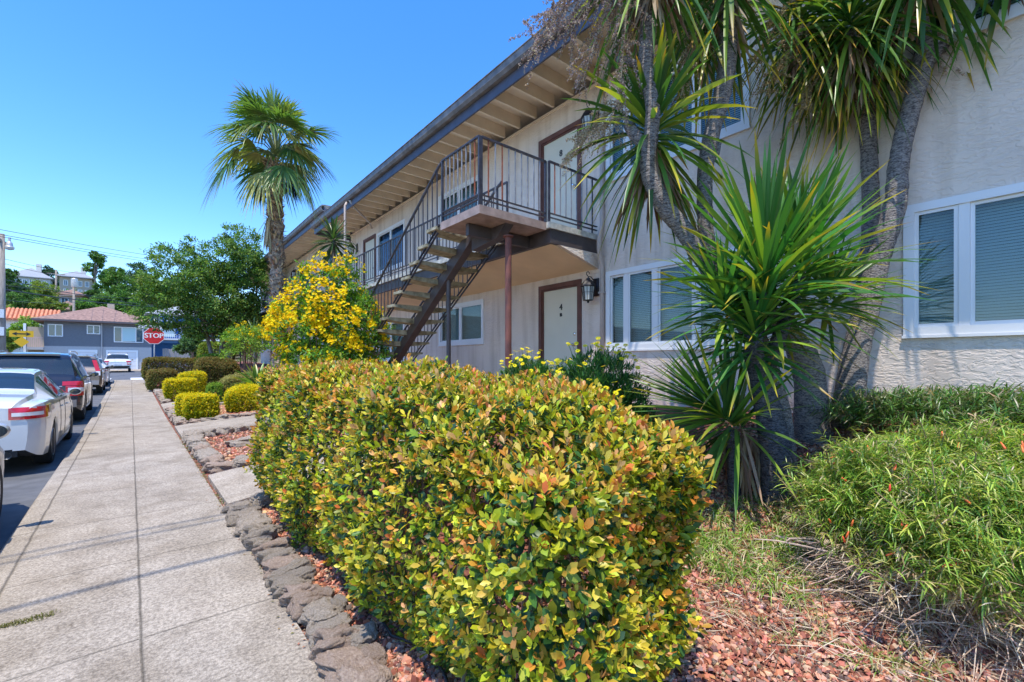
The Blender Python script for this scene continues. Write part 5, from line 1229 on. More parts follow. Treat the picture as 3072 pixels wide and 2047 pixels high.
    for side in (1, -1):
        for i in range(ns - 1):
            ym = (ys_[i] + ys_[i + 1]) / 2
            for j in range(nr - 1):
                q = (vid(side, i, j), vid(side, i, j + 1), vid(side, i + 1, j + 1), vid(side, i + 1, j))
                if side < 0: q = q[::-1]
                key = 'body'
                if j < 3: key = 'under'
                if j == 9 and sidew[0] < ym < sidew[1] and not (pil[0] < ym < pil[1]) and (H[i, 10, 1] - H[i, 9, 1]) > .05: key = 'side'
                if j >= 11 and rearw[0] < ym < rearw[1]: key = 'rear'
                if j >= 11 and frontw[0] < ym < frontw[1]: key = 'front'
                faces[key].append(q)
    cap0 = [vid(1, 0, j) for j in range(nr)] + [vid(-1, 0, j) for j in range(nr - 2, 0, -1)]; capN = [vid(1, ns - 1, j) for j in range(nr)] + [vid(-1, ns - 1, j) for j in range(nr - 2, 0, -1)]
    faces['body'].append(tuple(cap0)); faces['body'].append(tuple(capN[::-1]))
    def sub(name, fs_, mm, parent=root, smooth='auto'):
        used = sorted({i for f in fs_ for i in f}); mp_ = {u: k for k, u in enumerate(used)}; m = MB(); m.v = [verts[u] for u in used]; m.f = [tuple(mp_[i] for i in f) for f in fs_]; m.n = len(m.v)
        return part(name, m, mm, parent, smooth=smooth)
    body = sub('body', faces['body'], paintm); sub('underbody', faces['under'], M_archd, root, False)
    sub('rear_window', faces['rear'], M_carglass); sub('windscreen', faces['front'], M_carglass)
    half = len(faces['side']) // 2
    for s_ in (1, -1):
        fs_ = [f for f in faces['side'] if (verts[f[0]][0] > 0) == (s_ > 0)]; a = [f for f in fs_ if verts[f[0]][1] + L / 2 < pil[0]]; b = [f for f in fs_ if verts[f[0]][1] + L / 2 >= pil[0]]
        for q in (a, b):
            if q: sub('side_window', q, M_carglass)
    # wheels
    for yw in wheels:
        for s_ in (1, -1):
            x = s_ * (Wh - .13); c = (x, yw - L / 2, wr); pr = [(wr * .60, -.10), (wr * .93, -.105), (wr, -.08), (wr, .08), (wr * .93, .105), (wr * .66, .10)]
            m = MB(); m.lathe([(r, h * s_) for r, h in pr], c, 'x', 28); W_ = part('wheel', m, M_tyre, root, smooth='auto')
            m = MB(); f = s_ * .085; m.lathe([(wr * .66, f), (wr * .64, f + s_ * .018), (wr * .60, f + s_ * .005), (wr * .58, f - s_ * .03), (.05, f - s_ * .03)], c, 'x', 28)
            for k in range(5 if kind == 'suv' else 7):
                a = 6.283 * k / (5 if kind == 'suv' else 7); d = np.array([0, math.cos(a), math.sin(a)]); m.bar(np.array(c) + (f - s_ * .012, 0, 0), np.array(c) + (f - s_ * .004, 0, 0) + d * wr * .61, .035 if kind != 'suv' else .05, .02, up=(1, 0, 0))
            m.lathe([(.045, f), (.04, f + s_ * .012)], c, 'x', 14); part('rim', m, M_rim, W_, smooth='auto')
            # dark liner disc closing the wheel well inboard
    at = lambda y, j: (np.interp(y, ys_, H[:, j, 0]), np.interp(y, ys_, H[:, j, 1]))
    # door seams & handles on both sides
    def strip(name, pts, w_, mm, parent=root):   # ribbon lying on the body side
        m = MB(); m.tube(pts, w_, 5); part(name, m, mm, parent)
    seams = ((1.52, 2.34), (2.34, 3.42)) if kind == 'sedan' else ((1.32, 2.07), (2.07, L - 1.6))
    for s_ in (1, -1):
        for n_, (a, b) in enumerate(seams):
            lo = max(.30, np.interp(a, ys_, zb) + .08)
            def sp(y, z):
                zz = np.array([np.interp(y, ys_, H[:, j, 1]) for j in range(3, 10)]); xx = np.array([np.interp(y, ys_, H[:, j, 0]) for j in range(3, 10)]); return (s_ * (np.interp(z, zz, xx) + .0005), y - L / 2, z)
            zt_ = np.interp(a, ys_, zB); pts = [sp(a + (.10 if n_ == 0 else 0), zt_)] + [sp(a + (.16 if n_ == 0 else 0), z) for z in np.linspace(zt_ - .1, lo + .12, 6)] + [sp(y, lo) for y in np.linspace(a + .25 if n_ == 0 else a, b, 6)] + [sp(b, z) for z in np.linspace(lo + .05, np.interp(b, ys_, zB), 6)]
            strip('door_seam', pts, .004, M_black)
            yh = b - .0 if False else a + .22 + (.05 if n_ == 0 else 0); zh = zt_ - .12
            m = MB(); q = np.array(sp(yh, zh)); q2 = np.array(sp(yh + .16, zh)); m.tube([q, q + (s_ * .022, .02, 0), q2 + (s_ * .022, -.02, 0), q2], .010, 6); part('door_handle', m, M_chrome if chrome else paintm, root, smooth=True)
        ym = (K[-1, 0] - (1.80 if kind == 'sedan' else 1.95)); x, z = at(ym, 8); m = MB(); c = np.array([s_ * (x + .11), ym - L / 2, z + .09])
        m.lathe([(.02, -.055), (.07, -.05), (.082, -.02), (.075, .03), (.03, .055)], (0, 0, 0), 'y', 16); vv_ = [(c[0] + v[0] * 1.1, c[1] + v[1], c[2] + v[2] * .85) for v in m.v]; m2 = MB(); m2.v = vv_; m2.f = m.f; m2.n = m.n
        m2.bar((s_ * (x - .02), ym - L / 2 + .02, z + .03), (c[0] - s_ * .04, c[1] + .01, c[2] - .02), .05, .04); mo = part('mirror', m2, paintm, root, smooth='auto')
        m = MB(); m.lathe([(.06, -.0565), (.062, -.0515)], (0, 0, 0), 'y', 16); m3 = MB(); m3.v = [(c[0] + v[0] * 1.25, c[1] + v[1], c[2] + v[2] * .85) for v in m.v]; m3.f = m.f; m3.n = m.n; part('mirror_glass', m3, M_carglass, mo)
    # tail lamps: patches lifted off the body surface at the rear corner
    def patch(name, y0, y1, j0f, z0, z1, mm, wrap=True, lift=.016, xin=.45):
        for s_ in (1, -1):
            m = MB(); cols_ = []
            def hw(y, z):
                zz = np.array([np.interp(y, ys_, H[:, j, 1]) for j in range(3, nr)]); xx = np.array([np.interp(y, ys_, H[:, j, 0]) for j in range(3, nr)])
                return -1 if z > zz[-1] else np.interp(z, zz, xx)
            def ysurf(x, z):
                for y in np.arange(0, .6, .006):
                    if hw(y, z) >= x: return y
                return .6
            zs = np.linspace(z0, z1, 6); ymin = {z: ysurf(.02, z) + .06 for z in zs}
            for t in np.linspace(0, 1, 6):
                cols_.append([np.array([s_ * (hw(y1 * (1 - t) + ymin[z] * t, z) + lift), y1 * (1 - t) + ymin[z] * t - L / 2 - lift * .3 * t, z]) for z in zs])
            for t in np.linspace(.15, 1, 8):
                cc_ = []
                for z in zs:
                    xs_ = hw(ymin[z], z) * (1 - t) + xin * t; cc_.append(np.array([s_ * (xs_ + lift * (1 - t)), ysurf(xs_, z) - L / 2 - lift, z]))
                cols_.append(cc_)
            n = len(cols_); vs_ = [p for c in cols_ for p in c]; fs_ = [(i * 6 + k, i * 6 + k + 1, (i + 1) * 6 + k + 1, (i + 1) * 6 + k) for i in range(n - 1) for k in range(5)]
            m.add(vs_, fs_); part(name, m, mm, root, smooth=True)
    if kind == 'sedan':
        patch('tail_lamp', .02, .38, 0, .79, .955, M_redl, xin=.54); patch('reverse_lamp', .03, .16, 0, .835, .885, M_clear, xin=.57, lift=.022)
        m = MB()
        for s_ in (1, -1): m = MB(); m.lathe([(.05, 0), (.055, -.06), (.05, -.07), (.042, -.06), (.04, -.01)], (s_ * .52, -L / 2 + .07, .30), 'y', 16); part('exhaust_pipe', m, M_chrome, root, smooth='auto')
        m = MB(); m.box(-.62, .62, -L / 2 + .02, -L / 2 + .10, .27, .37); part('bumper_insert', m, M_black, root)
        m = MB(); m.tube([(x, -L / 2 + (.012 if abs(x) < .5 else .03 + (abs(x) - .5) * .10), .66 + .0 * x) for x in np.linspace(-.74, .74, 13)], .005, 5); part('bumper_seam', m, M_black, root)
    else:
        if kind == 'suv':
            patch('tail_lamp', .02, .34, 0, .96, 1.06, M_redl, xin=.60); patch('tail_lamp', .02, .20, 0, .70, .95, M_redl, xin=.66); patch('reverse_lamp', .02, .12, 0, .80, .90, M_clear, xin=.70, lift=.022)
        else:
            for s_ in (1, -1):
                m = MB()
                for (z0, z1, mm) in ((.80, .98, M_clear), (.98, 1.45, M_redl)):
                    m = MB(); yv = lambda z: np.interp(z, [.8, 1.05, 1.5], [.02, .06, .34]); xv = lambda z: np.interp(z, [.8, 1.05, 1.5], [Wh * .93, Wh * .92, Wh * .76])
                    v = [(s_ * (xv(z) + o1), yv(z) + o2 - L / 2 - .012, z) for z in (z0, z1) for (o1, o2) in ((-.14, -.006), (.0, 0), (.018, .14))]; m.add(v, [(0, 1, 4, 3), (1, 2, 5, 4)]); part('tail_lamp', m, mm, root)
        m = MB(); m.box(-Wh * .88, Wh * .88, -L / 2 - .03, -L / 2 + .12, .42, .60); part('rear_bumper', m, lower or M_black, root)
        for s_ in (1, -1):
            m = MB(); m.tube([(s_ * Wh * .70, -L / 2 + y, np.interp(y, ys_, zT) + .05) for y in np.linspace(.75, 3.0, 9)], .014, 6); part('roof_rail', m, M_chrome if chrome else M_black, root, smooth=True)
        m = MB(); m.box(-Wh * .55, Wh * .55, -L / 2 + .36, -L / 2 + .44, 1.70 * hs, 1.735 * hs); part('spoiler', m, paintm, root)
        m = MB(); m.tube([(x, -L / 2 - .004, .94) for x in np.linspace(-.6, .6, 5)], .010, 5); part('tailgate_strip', m, M_chrome, root)
    m = MB(); m.box(-.26, .26, -L / 2 - .016 if kind != 'sedan' else -L / 2 - .012, -L / 2 - .002, .70 if kind != 'sedan' else .56, .82 if kind != 'sedan' else .66); part('licence_plate', m, mat('plate', (.7, .7, .72), .5), root)
    # interior: seats and floor so the glass shows something
    m = MB(); top = .95 if kind == 'sedan' else 1.05
    m.box(-Wh * .8, Wh * .8, 1.05 - L / 2, 3.5 - L / 2, .45, .50)
    for yy in ((1.5, 2.5) if kind == 'sedan' else (1.3, 2.3)):
        for s_ in (-.38, .38): m.box(s_ - .24, s_ + .24, yy - L / 2, yy + .16 - L / 2, .5, top + .12); m.box(s_ - .11, s_ + .11, yy + .02 - L / 2, yy + .12 - L / 2, top + .14, top + .30)
    part('seats', m, mat('seat_fabric', (.12, .11, .10), .9), root)
    # headlamps
    for s_ in (1, -1):
        m = MB(); zf = .66 if kind == 'sedan' else .82; m.lathe([(.02, .0), (.10, .0), (.09, .06), (.02, .08)], (s_ * (Wh - .28), L / 2 - .16, zf), 'y', 12); part('headlamp', m, M_clear, root, smooth='auto')
    return root

SX = -.775 - .13      # kerb-side flank of the parked cars
def carloc(y_rear, L, W_, dx=0): return (SX - W_ + dx, y_rear + L / 2, float(rise(y_rear + L / 2)) - .146)
P_silver = paint('paint_silver', (.50, .51, .50)); P_white = paint('paint_pearl', (.62, .64, .64), .1); P_black = paint('paint_black', (.018, .02, .03), .2, .2); P_gold = paint('paint_gold', (.32, .25, .19), .5); P_wh2 = paint('paint_white', (.72, .73, .75), 0.)
car('silver car at the left edge of the frame, only its front wheel and fender showing', 'sedan', P_silver, carloc(2.62, 4.8, .91, -.04))
car('pearl white sedan with red tail lamps and oval exhaust, parked at the kerb', 'sedan', P_white, carloc(9.15, 4.8, .91))
car('black sport utility vehicle with roof rails parked ahead of the white sedan', 'suv', P_black, carloc(15.5, 4.95, .97), lower=paint('paint_black_lower', (.25, .22, .2), .3), chrome=True)
car('gold brown compact utility wagon with tall red tail lamps', 'wagon', P_gold, carloc(25.6, 4.5, .89), lower=mat('grey_bumper', (.35, .32, .30), .5))
car('white car parked just ahead of the gold brown wagon', 'sedan', P_wh2, carloc(31.2, 4.6, .91, .02), L=4.6)
car('white sport utility vehicle parked in front of the grey house garage', 'suv', P_wh2, (-.92, 58.3, float(rise(60)) - .10), 0, group=None, L=4.9)
# ------------------------------------------------------------------ things across the intersection
def gh(x, y): return float(hillz(x, y)) - .22
M_roofred = mat('brown_shingles', (.27, .165, .13), .9, var=.35, vscale=5, bump=.02, bscale=8)
M_siding = mat('grey_siding', (.175, .18, .20), .7, var=.06)
M_sidinglo = mat('pale_grey_wall', (.44, .43, .43), .8, var=.06)
M_whitetrim = mat('white_trim', (.78, .79, .80), .6)
M_hglass = glassmat('house_glass', (.05, .09, .13), see=.0)
M_hcurt = mat('house_curtain', (.45, .62, .64), .8)
M_tile = mat('orange_clay_tile', (.60, .23, .12), .85, var=.2, vscale=3)
M_cream = mat('cream_wall', (.66, .63, .58), .85, var=.06); M_tan = mat('tan_wall', (.50, .40, .30), .85, var=.06); M_blue = mat('blue_wall', (.04, .16, .48), .8, var=.05); M_lblue = mat('pale_blue_wall', (.45, .52, .72), .8)
M_wood = mat('weathered_fence', (.30, .27, .26), .9, var=.35, vscale=4, stretch=(8, 8, .4))
def hwin(parent, x0, x1, z0, z1, y, nm=1, curtain=False, fr=.08):
    """window in a wall facing -y at plane y"""
    m = MB(); m.box(x0, x1, y - .06, y + .02, z1 - fr, z1); m.box(x0, x1, y - .06, y + .02, z0, z0 + fr); m.box(x0, x0 + fr, y - .06, y + .02, z0 + fr, z1 - fr); m.box(x1 - fr, x1, y - .06, y + .02, z0 + fr, z1 - fr)
    for k in range(1, nm + 1): xc = x0 + (x1 - x0) * (k / (nm + 1) if nm < 2 else [0, .27, .74][k]); m.box(xc - .04, xc + .04, y - .055, y + .02, z0 + fr, z1 - fr)
    f = part('window', m, M_whitetrim, parent); g = MB(); g.box(x0 + fr, x1 - fr, y - .03, y - .015, z0 + fr, z1 - fr); part('pane', g, M_hglass, f)
    if curtain: g = MB(); w_ = (x1 - x0); g.box(x0 + w_ * .29, x0 + w_ * .72, y - .035, y - .031, z0 + fr + .05, z1 - fr - .02); part('curtain', g, M_hcurt, f)
    return f
def hip(m, x0, x1, y0, y1, z, h, ov=.5, th=.18):
    a, b, c, d = x0 - ov, x1 + ov, y0 - ov, y1 + ov; r = min((b - a), (d - c)) / 2
    ex0, ex1 = (a + r, b - r) if (b - a) > (d - c) else ((a + b) / 2,) * 2; ey0, ey1 = ((c + d) / 2,) * 2 if (b - a) > (d - c) else (c + r, d - r)
    v = [(a, c, z), (b, c, z), (b, d, z), (a, d, z), (ex0, ey0, z + h), (ex1, ey1, z + h)]
    if (b - a) > (d - c): f = [(0, 1, 5, 4), (1, 2, 5), (2, 3, 4, 5), (3, 0, 4)]
    else: f = [(0, 1, 4), (1, 2, 5, 4), (2, 3, 5), (3, 0, 4, 5)]
    m.add(v, f + [(3, 2, 1, 0)]); m.box(a, b, c, d, z - th, z - .002)
# grey house; facade plane
Yf = 63.0; gx0, gx1 = -6.45, 1.75; g0 = .50
H1 = thing('grey_house', 'grey sided house with reddish hip roof and white garage doors across the intersection', 'house', (gx0 / 2 + gx1 / 2, Yf + 5, g0))
m = MB(); m.box(gx0 + .002, gx1 - .002, Yf + .003, Yf + 10, g0 - .3, 2.98); part('lower_wall', m, M_sidinglo, H1)
m = MB(); m.box(gx0, gx1, Yf + .06, Yf + 10, 2.981, 5.45); z = 2.99
while z < 5.4: m.prism([(gx0, Yf, z), (gx0, Yf + .06, z), (gx0, Yf + .06, z + .2), (gx0, Yf + .05, z + .2)], None, (gx1 - gx0, 0, 0)); z += .205
part('siding', m, M_siding, H1)
m = MB(); hip(m, gx0, gx1, Yf, Yf + 11, 5.62, 1.95, .75); part('roof', m, M_roofred, H1)
m = MB(); m.box(-2.0, -1.4, Yf + 5, Yf + 5.6, 7.0, 8.0); part('chimney', m, M_tan, H1)
m = MB(); m.box(gx0 - .78, gx1 + .78, Yf - .80, Yf - .752, 5.43, 5.60); part('fascia', m, mat('dark_fascia', (.10, .09, .10), .7), H1)
def gx(px, d_=None):   # facade x for a photo column
    u = (px - 1536) / F_PX; d = Yf / (cY - sY * u); return d * (sY + cY * u)
zf = lambda px, py: CAM_H + (1085 - py) / F_PX * (Yf / (cY - sY * (px - 1536) / F_PX))
hwin(H1, gx(143), gx(189), zf(165, 1010), zf(165, 973), Yf, 1); hwin(H1, gx(260), gx(301), zf(280, 1003), zf(280, 976), Yf, 1)
hwin(H1, gx(341), gx(430), zf(385, 1028), zf(385, 982), Yf, 2, True)
for (a, b) in ((318, 414), (205, 292)):
    x0, x1 = gx(a), gx(b); m = MB(); m.box(x0, x1, Yf - .08, Yf - .001, 2.45, 2.65); m.box(x0, x0 + .16, Yf - .08, Yf - .001, g0, 2.45); m.box(x1 - .16, x1, Yf - .08, Yf - .001, g0, 2.45); G = part('garage_frame', m, M_whitetrim, H1)
    m = MB(); z = g0
    while z < 2.44: m.box(x0 + .16, x1 - .16, Yf - .045, Yf - .002, z, min(z + .46, 2.449)); z += .475
    part('garage_door', m, mat('garage_door_white', (.70, .71, .73), .6), G)
m = MB(); m.tube([(gx(305), Yf - .1, 5.4), (gx(305), Yf - .1, g0)], .05, 8); part('downpipe', m, M_sidinglo, H1)
# side porch at its left
H2 = thing('porch', 'brown porch with railing and white post at the left of the grey house', 'porch', (gx0 - 1.0, Yf + 1, g0))
m = MB(); m.box(gx0 - 1.3, gx0 - .01, Yf + 1.6, Yf + 1.8, g0 - .3, 4.9); part('wall', m, M_tan, H2)
m = MB(); m.box(gx0 - 1.3, gx0 - .01, Yf - .2, Yf + 1.59, 2.6, 2.85); part('deck', m, M_sidinglo, H2)
m = MB(); m.box(gx0 - 1.35, gx0 - 1.17, Yf - .25, Yf - .05, g0 - .3, 5.1); part('post', m, M_whitetrim, H2)
m = MB(); m.box(gx0 - 1.16, gx0 - .03, Yf - .2, Yf - .16, 3.75, 3.82)
for k in range(8): m.box(gx0 - 1.12 + .14 * k, gx0 - 1.08 + .14 * k, Yf - .2, Yf - .16, 2.85, 3.75)
part('railing', m, mat('pink_rail', (.62, .42, .38), .8), H2)
# low fence to its left
m = MB(); x = gx0 - 12
while x < gx0 - 2.2: m.box(x, x + .17, Yf + .5, Yf + .54, g0 - .3, g0 + 2.2 + .04 * math.sin(x * 7)); x += .18
tagit(part('wooden_fence', m, M_wood, None), 'weathered board fence behind the yellow warning signs', 'fence')
m = MB(); x = gx1 + 1.0
while x < gx1 + 7: m.box(x, x + .17, Yf + 1.0, Yf + 1.04, g0 - .3, g0 + 2.4 + .04 * math.sin(x * 7)); x += .18
tagit(part('wooden_fence', m, M_wood, None), 'weathered grey board fence behind the stop sign', 'fence')
# driveway apron
m = MB(); m.add([(gx0, 60.6, float(rise(60.6)) - .09), (gx1, 60.6, float(rise(60.6)) - .09), (gx1, Yf, .62), (gx0, Yf, .62)], [(0, 1, 2, 3)]); structure('driveway', m, M_concrete2)
m = MB(); m.add([(gx1, 60.8, .53), (14, 60.8, .53), (14, 62.2, .58), (gx1, 62.2, .58)], [(0, 1, 2, 3)]); structure('far_pavement', m, M_concrete2)

def house(label, cx, cy, wx, wy, hgt, wallm, roofm, name='hillside_house', z0=None, ridge=2.0, wins=((.2, .4), (.6, .8)), wz=((.45, .75),), roof='hip', group='houses on the hillside', chim=False):
    z0 = gh(cx, cy) if z0 is None else z0; T = thing(name, label, 'house', (cx, cy, z0), 0, group)
    m = MB(); m.box(cx - wx / 2, cx + wx / 2, cy - wy / 2, cy + wy / 2, z0 - 4, z0 + hgt); part('wall', m, wallm, T)
    m = MB()
    if roof == 'hip': hip(m, cx - wx / 2, cx + wx / 2, cy - wy / 2, cy + wy / 2, z0 + hgt + .2, ridge, .6)
    else:
        a, b, c, d = cx - wx / 2 - .4, cx + wx / 2 + .4, cy - wy / 2 - .5, cy + wy / 2 + .5; z = z0 + hgt
        m.prism([(a, c, z), (b, c, z), ((a + b) / 2, c, z + ridge)], None, (0, d - c, 0)) if roof == 'gable' else m.prism([(a, c, z), (a, d, z), (a, (c + d) / 2, z + ridge)], None, (b - a, 0, 0))
    R = part('roof', m, roofm, T)
    if chim: m = MB(); m.box(cx + wx * .1, cx + wx * .1 + .9, cy - .4, cy + .4, z0 + hgt + .5, z0 + hgt + ridge + 1.3); part('chimney', m, M_cream, R)
    for (a, b) in wz:
        for (p, q) in wins: hwin(T, cx - wx / 2 + wx * p, cx - wx / 2 + wx * q, z0 + hgt * a, z0 + hgt * b, cy - wy / 2, 1, fr=.12)
    return T
def at(px, py, Y):    # point on the plane y = Y
    u = (px - 1536) / F_PX; d = Y / (cY - sY * u); return d * (sY + cY * u), CAM_H + (1085 - py) / F_PX * d, d
# tile-roofed white house behind left
x0, zt, d = at(0, 925, 80); x1, _, _ = at(160, 930, 80); _, zb_, _ = at(80, 1000, 80)
H3 = thing('tile_roof_house', 'white house with orange clay tile roof behind the utility pole', 'house', ((x0 + x1) / 2 - 3, 84, zb_ - 3))
m = MB(); m.box(x0 - 8, x1, 80, 88, zb_ - 5, zb_ + 1.75); part('wall', m, M_cream, H3)
m = MB(); ze = zb_ + 1.6; zr = ze + 1.45
xx = x0 - 8.5
while xx < x1 + .4:
    m.tube([(xx, 79.3, ze), (xx, 81.6, zr)], .17, 6); xx += .36
m.add([(x0 - 8.5, 79.35, ze - .05), (x1 + .4, 79.35, ze - .05), (x1 + .4, 81.7, zr - .05), (x0 - 8.5, 81.7, zr - .05)], [(0, 1, 2, 3)])
m.box(x0 - 8.5, x1 + .4, 81.7, 88.2, zr - .3, zr - .05); part('roof', m, M_tile, H3)
for (a, b) in ((45, 90), (94, 122)): hwin(H3, at(a, 0, 80)[0], at(b, 0, 80)[0], zb_ + .35, zb_ + 1.35, 80, 1, fr=.1)
m = MB(); m.box(x0 - 8, x1, 79.0, 79.9, zb_ - .1, zb_ + .25); part('balcony_ledge', m, M_whitetrim, H3)
# houses up the hill
def hill_house(label, pxa, pxb, pytop, pybase, Y, wallm, roofm, **kw):
    xa, zt_, _ = at(pxa, pytop, Y); xb, _, _ = at(pxb, pytop, Y); _, zb2, _ = at((pxa + pxb) / 2, pybase, Y); return house(label, (xa + xb) / 2, Y + 4, xb - xa, 8, (zt_ - zb2), wallm, roofm, z0=zb2, **kw)
M_greyroof = mat('grey_roof', (.30, .32, .34), .9, var=.15); M_paleH = mat('pale_house_wall', (.55, .56, .60), .85)
hill_house('pale house with wide low grey roof on the ridge at left', 22, 150, 828, 862, 150, M_paleH, M_greyroof, ridge=2.6, wins=((.05, .16), (.2, .3), (.34, .44), (.5, .6), (.66, .76), (.82, .92)), wz=((.35, .8),), chim=True)
hill_house('tan balconied house with grey roof on the ridge beside the thin tall tree', 178, 275, 830, 890, 140, M_tan, M_greyroof, ridge=1.8, wins=((.12, .26), (.34, .48), (.56, .7), (.78, .92)), wz=((.1, .38), (.55, .85)), chim=True)
hill_house('small brown-roofed house below the ridge left of the grey house chimney', 158, 240, 930, 952, 100, M_paleH, M_roofred, ridge=1.5, wins=((.1, .3), (.45, .65)), wz=((.2, .7),))
hill_house('pink stucco house half hidden by trees on the slope', 176, 250, 885, 925, 118, mat('pink_wall', (.50, .36, .30), .85), M_roofred, ridge=1.2, wins=((.08, .4),), wz=((.3, .8),))
hill_house('brown hillside house seen between trees above the stop sign', 392, 470, 888, 925, 120, mat('brown_house_wall', (.36, .27, .23), .85), M_greyroof, ridge=1.2, wins=((.2, .5),), wz=((.3, .7),))
# blue house to the right behind the stop sign
xa, zt_, _ = at(452, 945, 76); xb, _, _ = at(640, 945, 76); zb3 = 1.0
H5 = thing('blue_house', 'bright blue house with white trim and porch railing behind the stop sign', 'house', ((xa + xb) / 2, 80, zb3))
m = MB(); m.box(xa, xb, 76, 84, 0, zt_); part('wall', m, M_blue, H5)
m = MB(); hip(m, xa, xb, 76, 84, zt_ + .2, 1.6, .6); part('roof', m, M_greyroof, H5)
m = MB(); m.box(xa - 1, xb + 1, 72.5, 75.9, at(520, 1022, 74)[1], at(520, 1017, 74)[1]); part('porch_deck', m, M_whitetrim, H5)
m = MB(); m.box(xa + 3.0, xb, 74.6, 75.9, at(520, 1017, 74)[1] + .01, at(520, 978, 74)[1]); part('bay', m, M_lblue, H5)
m = MB(); zz0, zz1 = at(520, 1017, 73)[1], at(520, 1003, 73)[1]
m.box(xa - 1, xb + 1, 72.5, 72.56, zz1 - .06, zz1); k = xa - 1
while k < xb + 1: m.box(k, k + .05, 72.5, 72.56, zz0, zz1 - .06); k += .22
part('railing', m, M_whitetrim, H5)
m = MB(); hip(m, xa + 2.6, xb + 1, 72.5, 75.9, at(540, 978, 74)[1] + .1, .5, .3); part('porch_roof', m, M_roofred, H5)
for (a, b, c, d_) in ((466, 486, 950, 968), (500, 520, 950, 968)): hwin(H5, at(a, 0, 76)[0], at(b, 0, 76)[0], at(a, d_, 76)[1], at(a, c, 76)[1], 76, 0, fr=.15)
m = MB(); m.box(xa + .6, xa + 2.6, 75.9, 75.98, at(480, 1010, 76)[1], at(480, 985, 76)[1]); part('door', m, M_hcurt, H5)

# ------------------------------------------------------------------ trees behind
def tree(label, px, py_top, py_bot, wpx, Y, cols, group='trees on the hillside', dens=1., leaf=None, lobes=None, name='hillside_tree', trunkshow=.25, shape='round', base=None):
    x, zt_, d = at(px, py_top, Y); _, zb2, _ = at(px, py_bot, Y); wd = wpx / F_PX * d; h = zt_ - zb2; zg = min(gh(x, Y), zb2) if base is None else base
    T = thing(name, label, 'tree', (x, Y, zg), 0, group); rr = np.random.default_rng(int(px * 7 + Y)); lobes = lobes or 9; lb = []
    for k in range(lobes):
        f = rr.random(); 
        if shape == 'round': r = wd * .5 * math.sqrt(max(.1, 1 - (2 * f - 1) ** 2)) * .62
        elif shape == 'cone': r = wd * .5 * (1.05 - f) * .8
        else: r = wd * .30
        a = rr.uniform(0, 6.28); lb.append((x + r * math.cos(a), Y + r * math.sin(a), zb2 + h * (.15 + .78 * f), wd * rr.uniform(.18, .30), wd * rr.uniform(.18, .30), min(h * .22, wd * rr.uniform(.14, .26))))
    lf = leaf or max(.16, d * .0045); n = int(150 * dens)
    crown('crown', T, lb, n, 30, lf, lf * .5, cols, wd * .11, shell=.5, jit=.2)
    m = MB(); m.tube([(x, Y, zg - .3), (x, Y, zb2 + h * .5)], [wd * .035 + .06, wd * .02 + .03], 7); limbs(m, (x, Y, zb2 + h * .1), [l[:3] for l in lb[:5]], wd * .02 + .03, int(px)); part('trunk', m, M_bark, T)
    return T
DG = [(.05, .13, .035), (.08, .18, .04), (.12, .24, .05)]; YG = [(.22, .30, .05), (.30, .36, .06), (.14, .24, .05)]; BG = [(.08, .17, .08), (.11, .2, .09), (.06, .13, .07)]; MG = [(.12, .26, .05), (.18, .33, .06), (.08, .18, .04)]
tree('thin tall tree with a ragged tuft crown standing above the ridge', 285, 762, 838, 56, 118, MG, dens=.8, lobes=6); 
tree('narrow lower foliage under the ragged tuft of the thin tall tree', 287, 838, 915, 36, 117, DG, dens=.6, lobes=6)
tree('tree beside the ridge house with grey roof', 150, 806, 880, 44, 155, BG, dens=.7)
tree('dark tree at the left edge behind the utility pole', 15, 800, 900, 55, 120, DG)
tree('dark conifer in front of the pale ridge house', 62, 838, 925, 60, 118, BG, shape='cone', dens=1.1)
tree('yellow-green round tree in front of the ridge houses', 122, 852, 925, 88, 112, YG, dens=1.3)
tree('dark green tree behind the tile roof', 70, 885, 935, 100, 98, DG, dens=1.2)
tree('lower yellow-green tree behind the tile roof', 150, 900, 935, 70, 96, YG)
tree('dark broad tree right of the tan ridge house', 350, 805, 900, 90, 125, MG, dens=1.4)
tree('rounded dark tree on the ridge above the shingle roof', 418, 796, 880, 90, 135, BG, dens=1.4)
tree('small ridge tree left of the rounded dark one', 335, 808, 850, 40, 140, BG, dens=.7)
tree('mid green bushy tree on the slope above the shingle roof', 300, 880, 955, 85, 100, MG, dens=1.4)
tree('bright green tree right behind the shingle roof peak', 365, 860, 940, 80, 96, MG, dens=1.4)
tree('dark green tree touching the right slope of the shingle roof', 400, 900, 975, 60, 86, DG, dens=1.2)
tree('yellowish tree on the slope above the stop sign', 455, 825, 920, 75, 110, YG, dens=1.3)
tree('dense green tree left of the shingle roof peak', 258, 900, 948, 55, 92, MG, dens=1.)
tree('dark tree behind the big round tree', 520, 830, 930, 100, 112, DG, dens=1.2)
tree('pale green tree seen right through the big tree', 600, 840, 940, 100, 115, YG, dens=1.)
tree('green tree between the blue house and the shingle roof', 447, 925, 975, 45, 90, MG, dens=.7)
tree('dense leafy tree behind the yellow warning signs', 75, 958, 1040, 85, 68, [(.14, .30, .04), (.22, .38, .06), (.30, .42, .07)], group=None, name='leafy_tree', dens=1.6)
tree('yellow-green shrub by the utility pole base', 22, 1010, 1055, 40, 62, YG, group=None, name='leafy_tree', dens=.8)
tree('small dense conifer between the stop sign and the big tree', 577, 985, 1070, 76, 36, [(.07, .16, .06), (.11, .22, .08), (.16, .27, .10)], group=None, name='conifer', shape='cone', dens=2.2, base=.2)
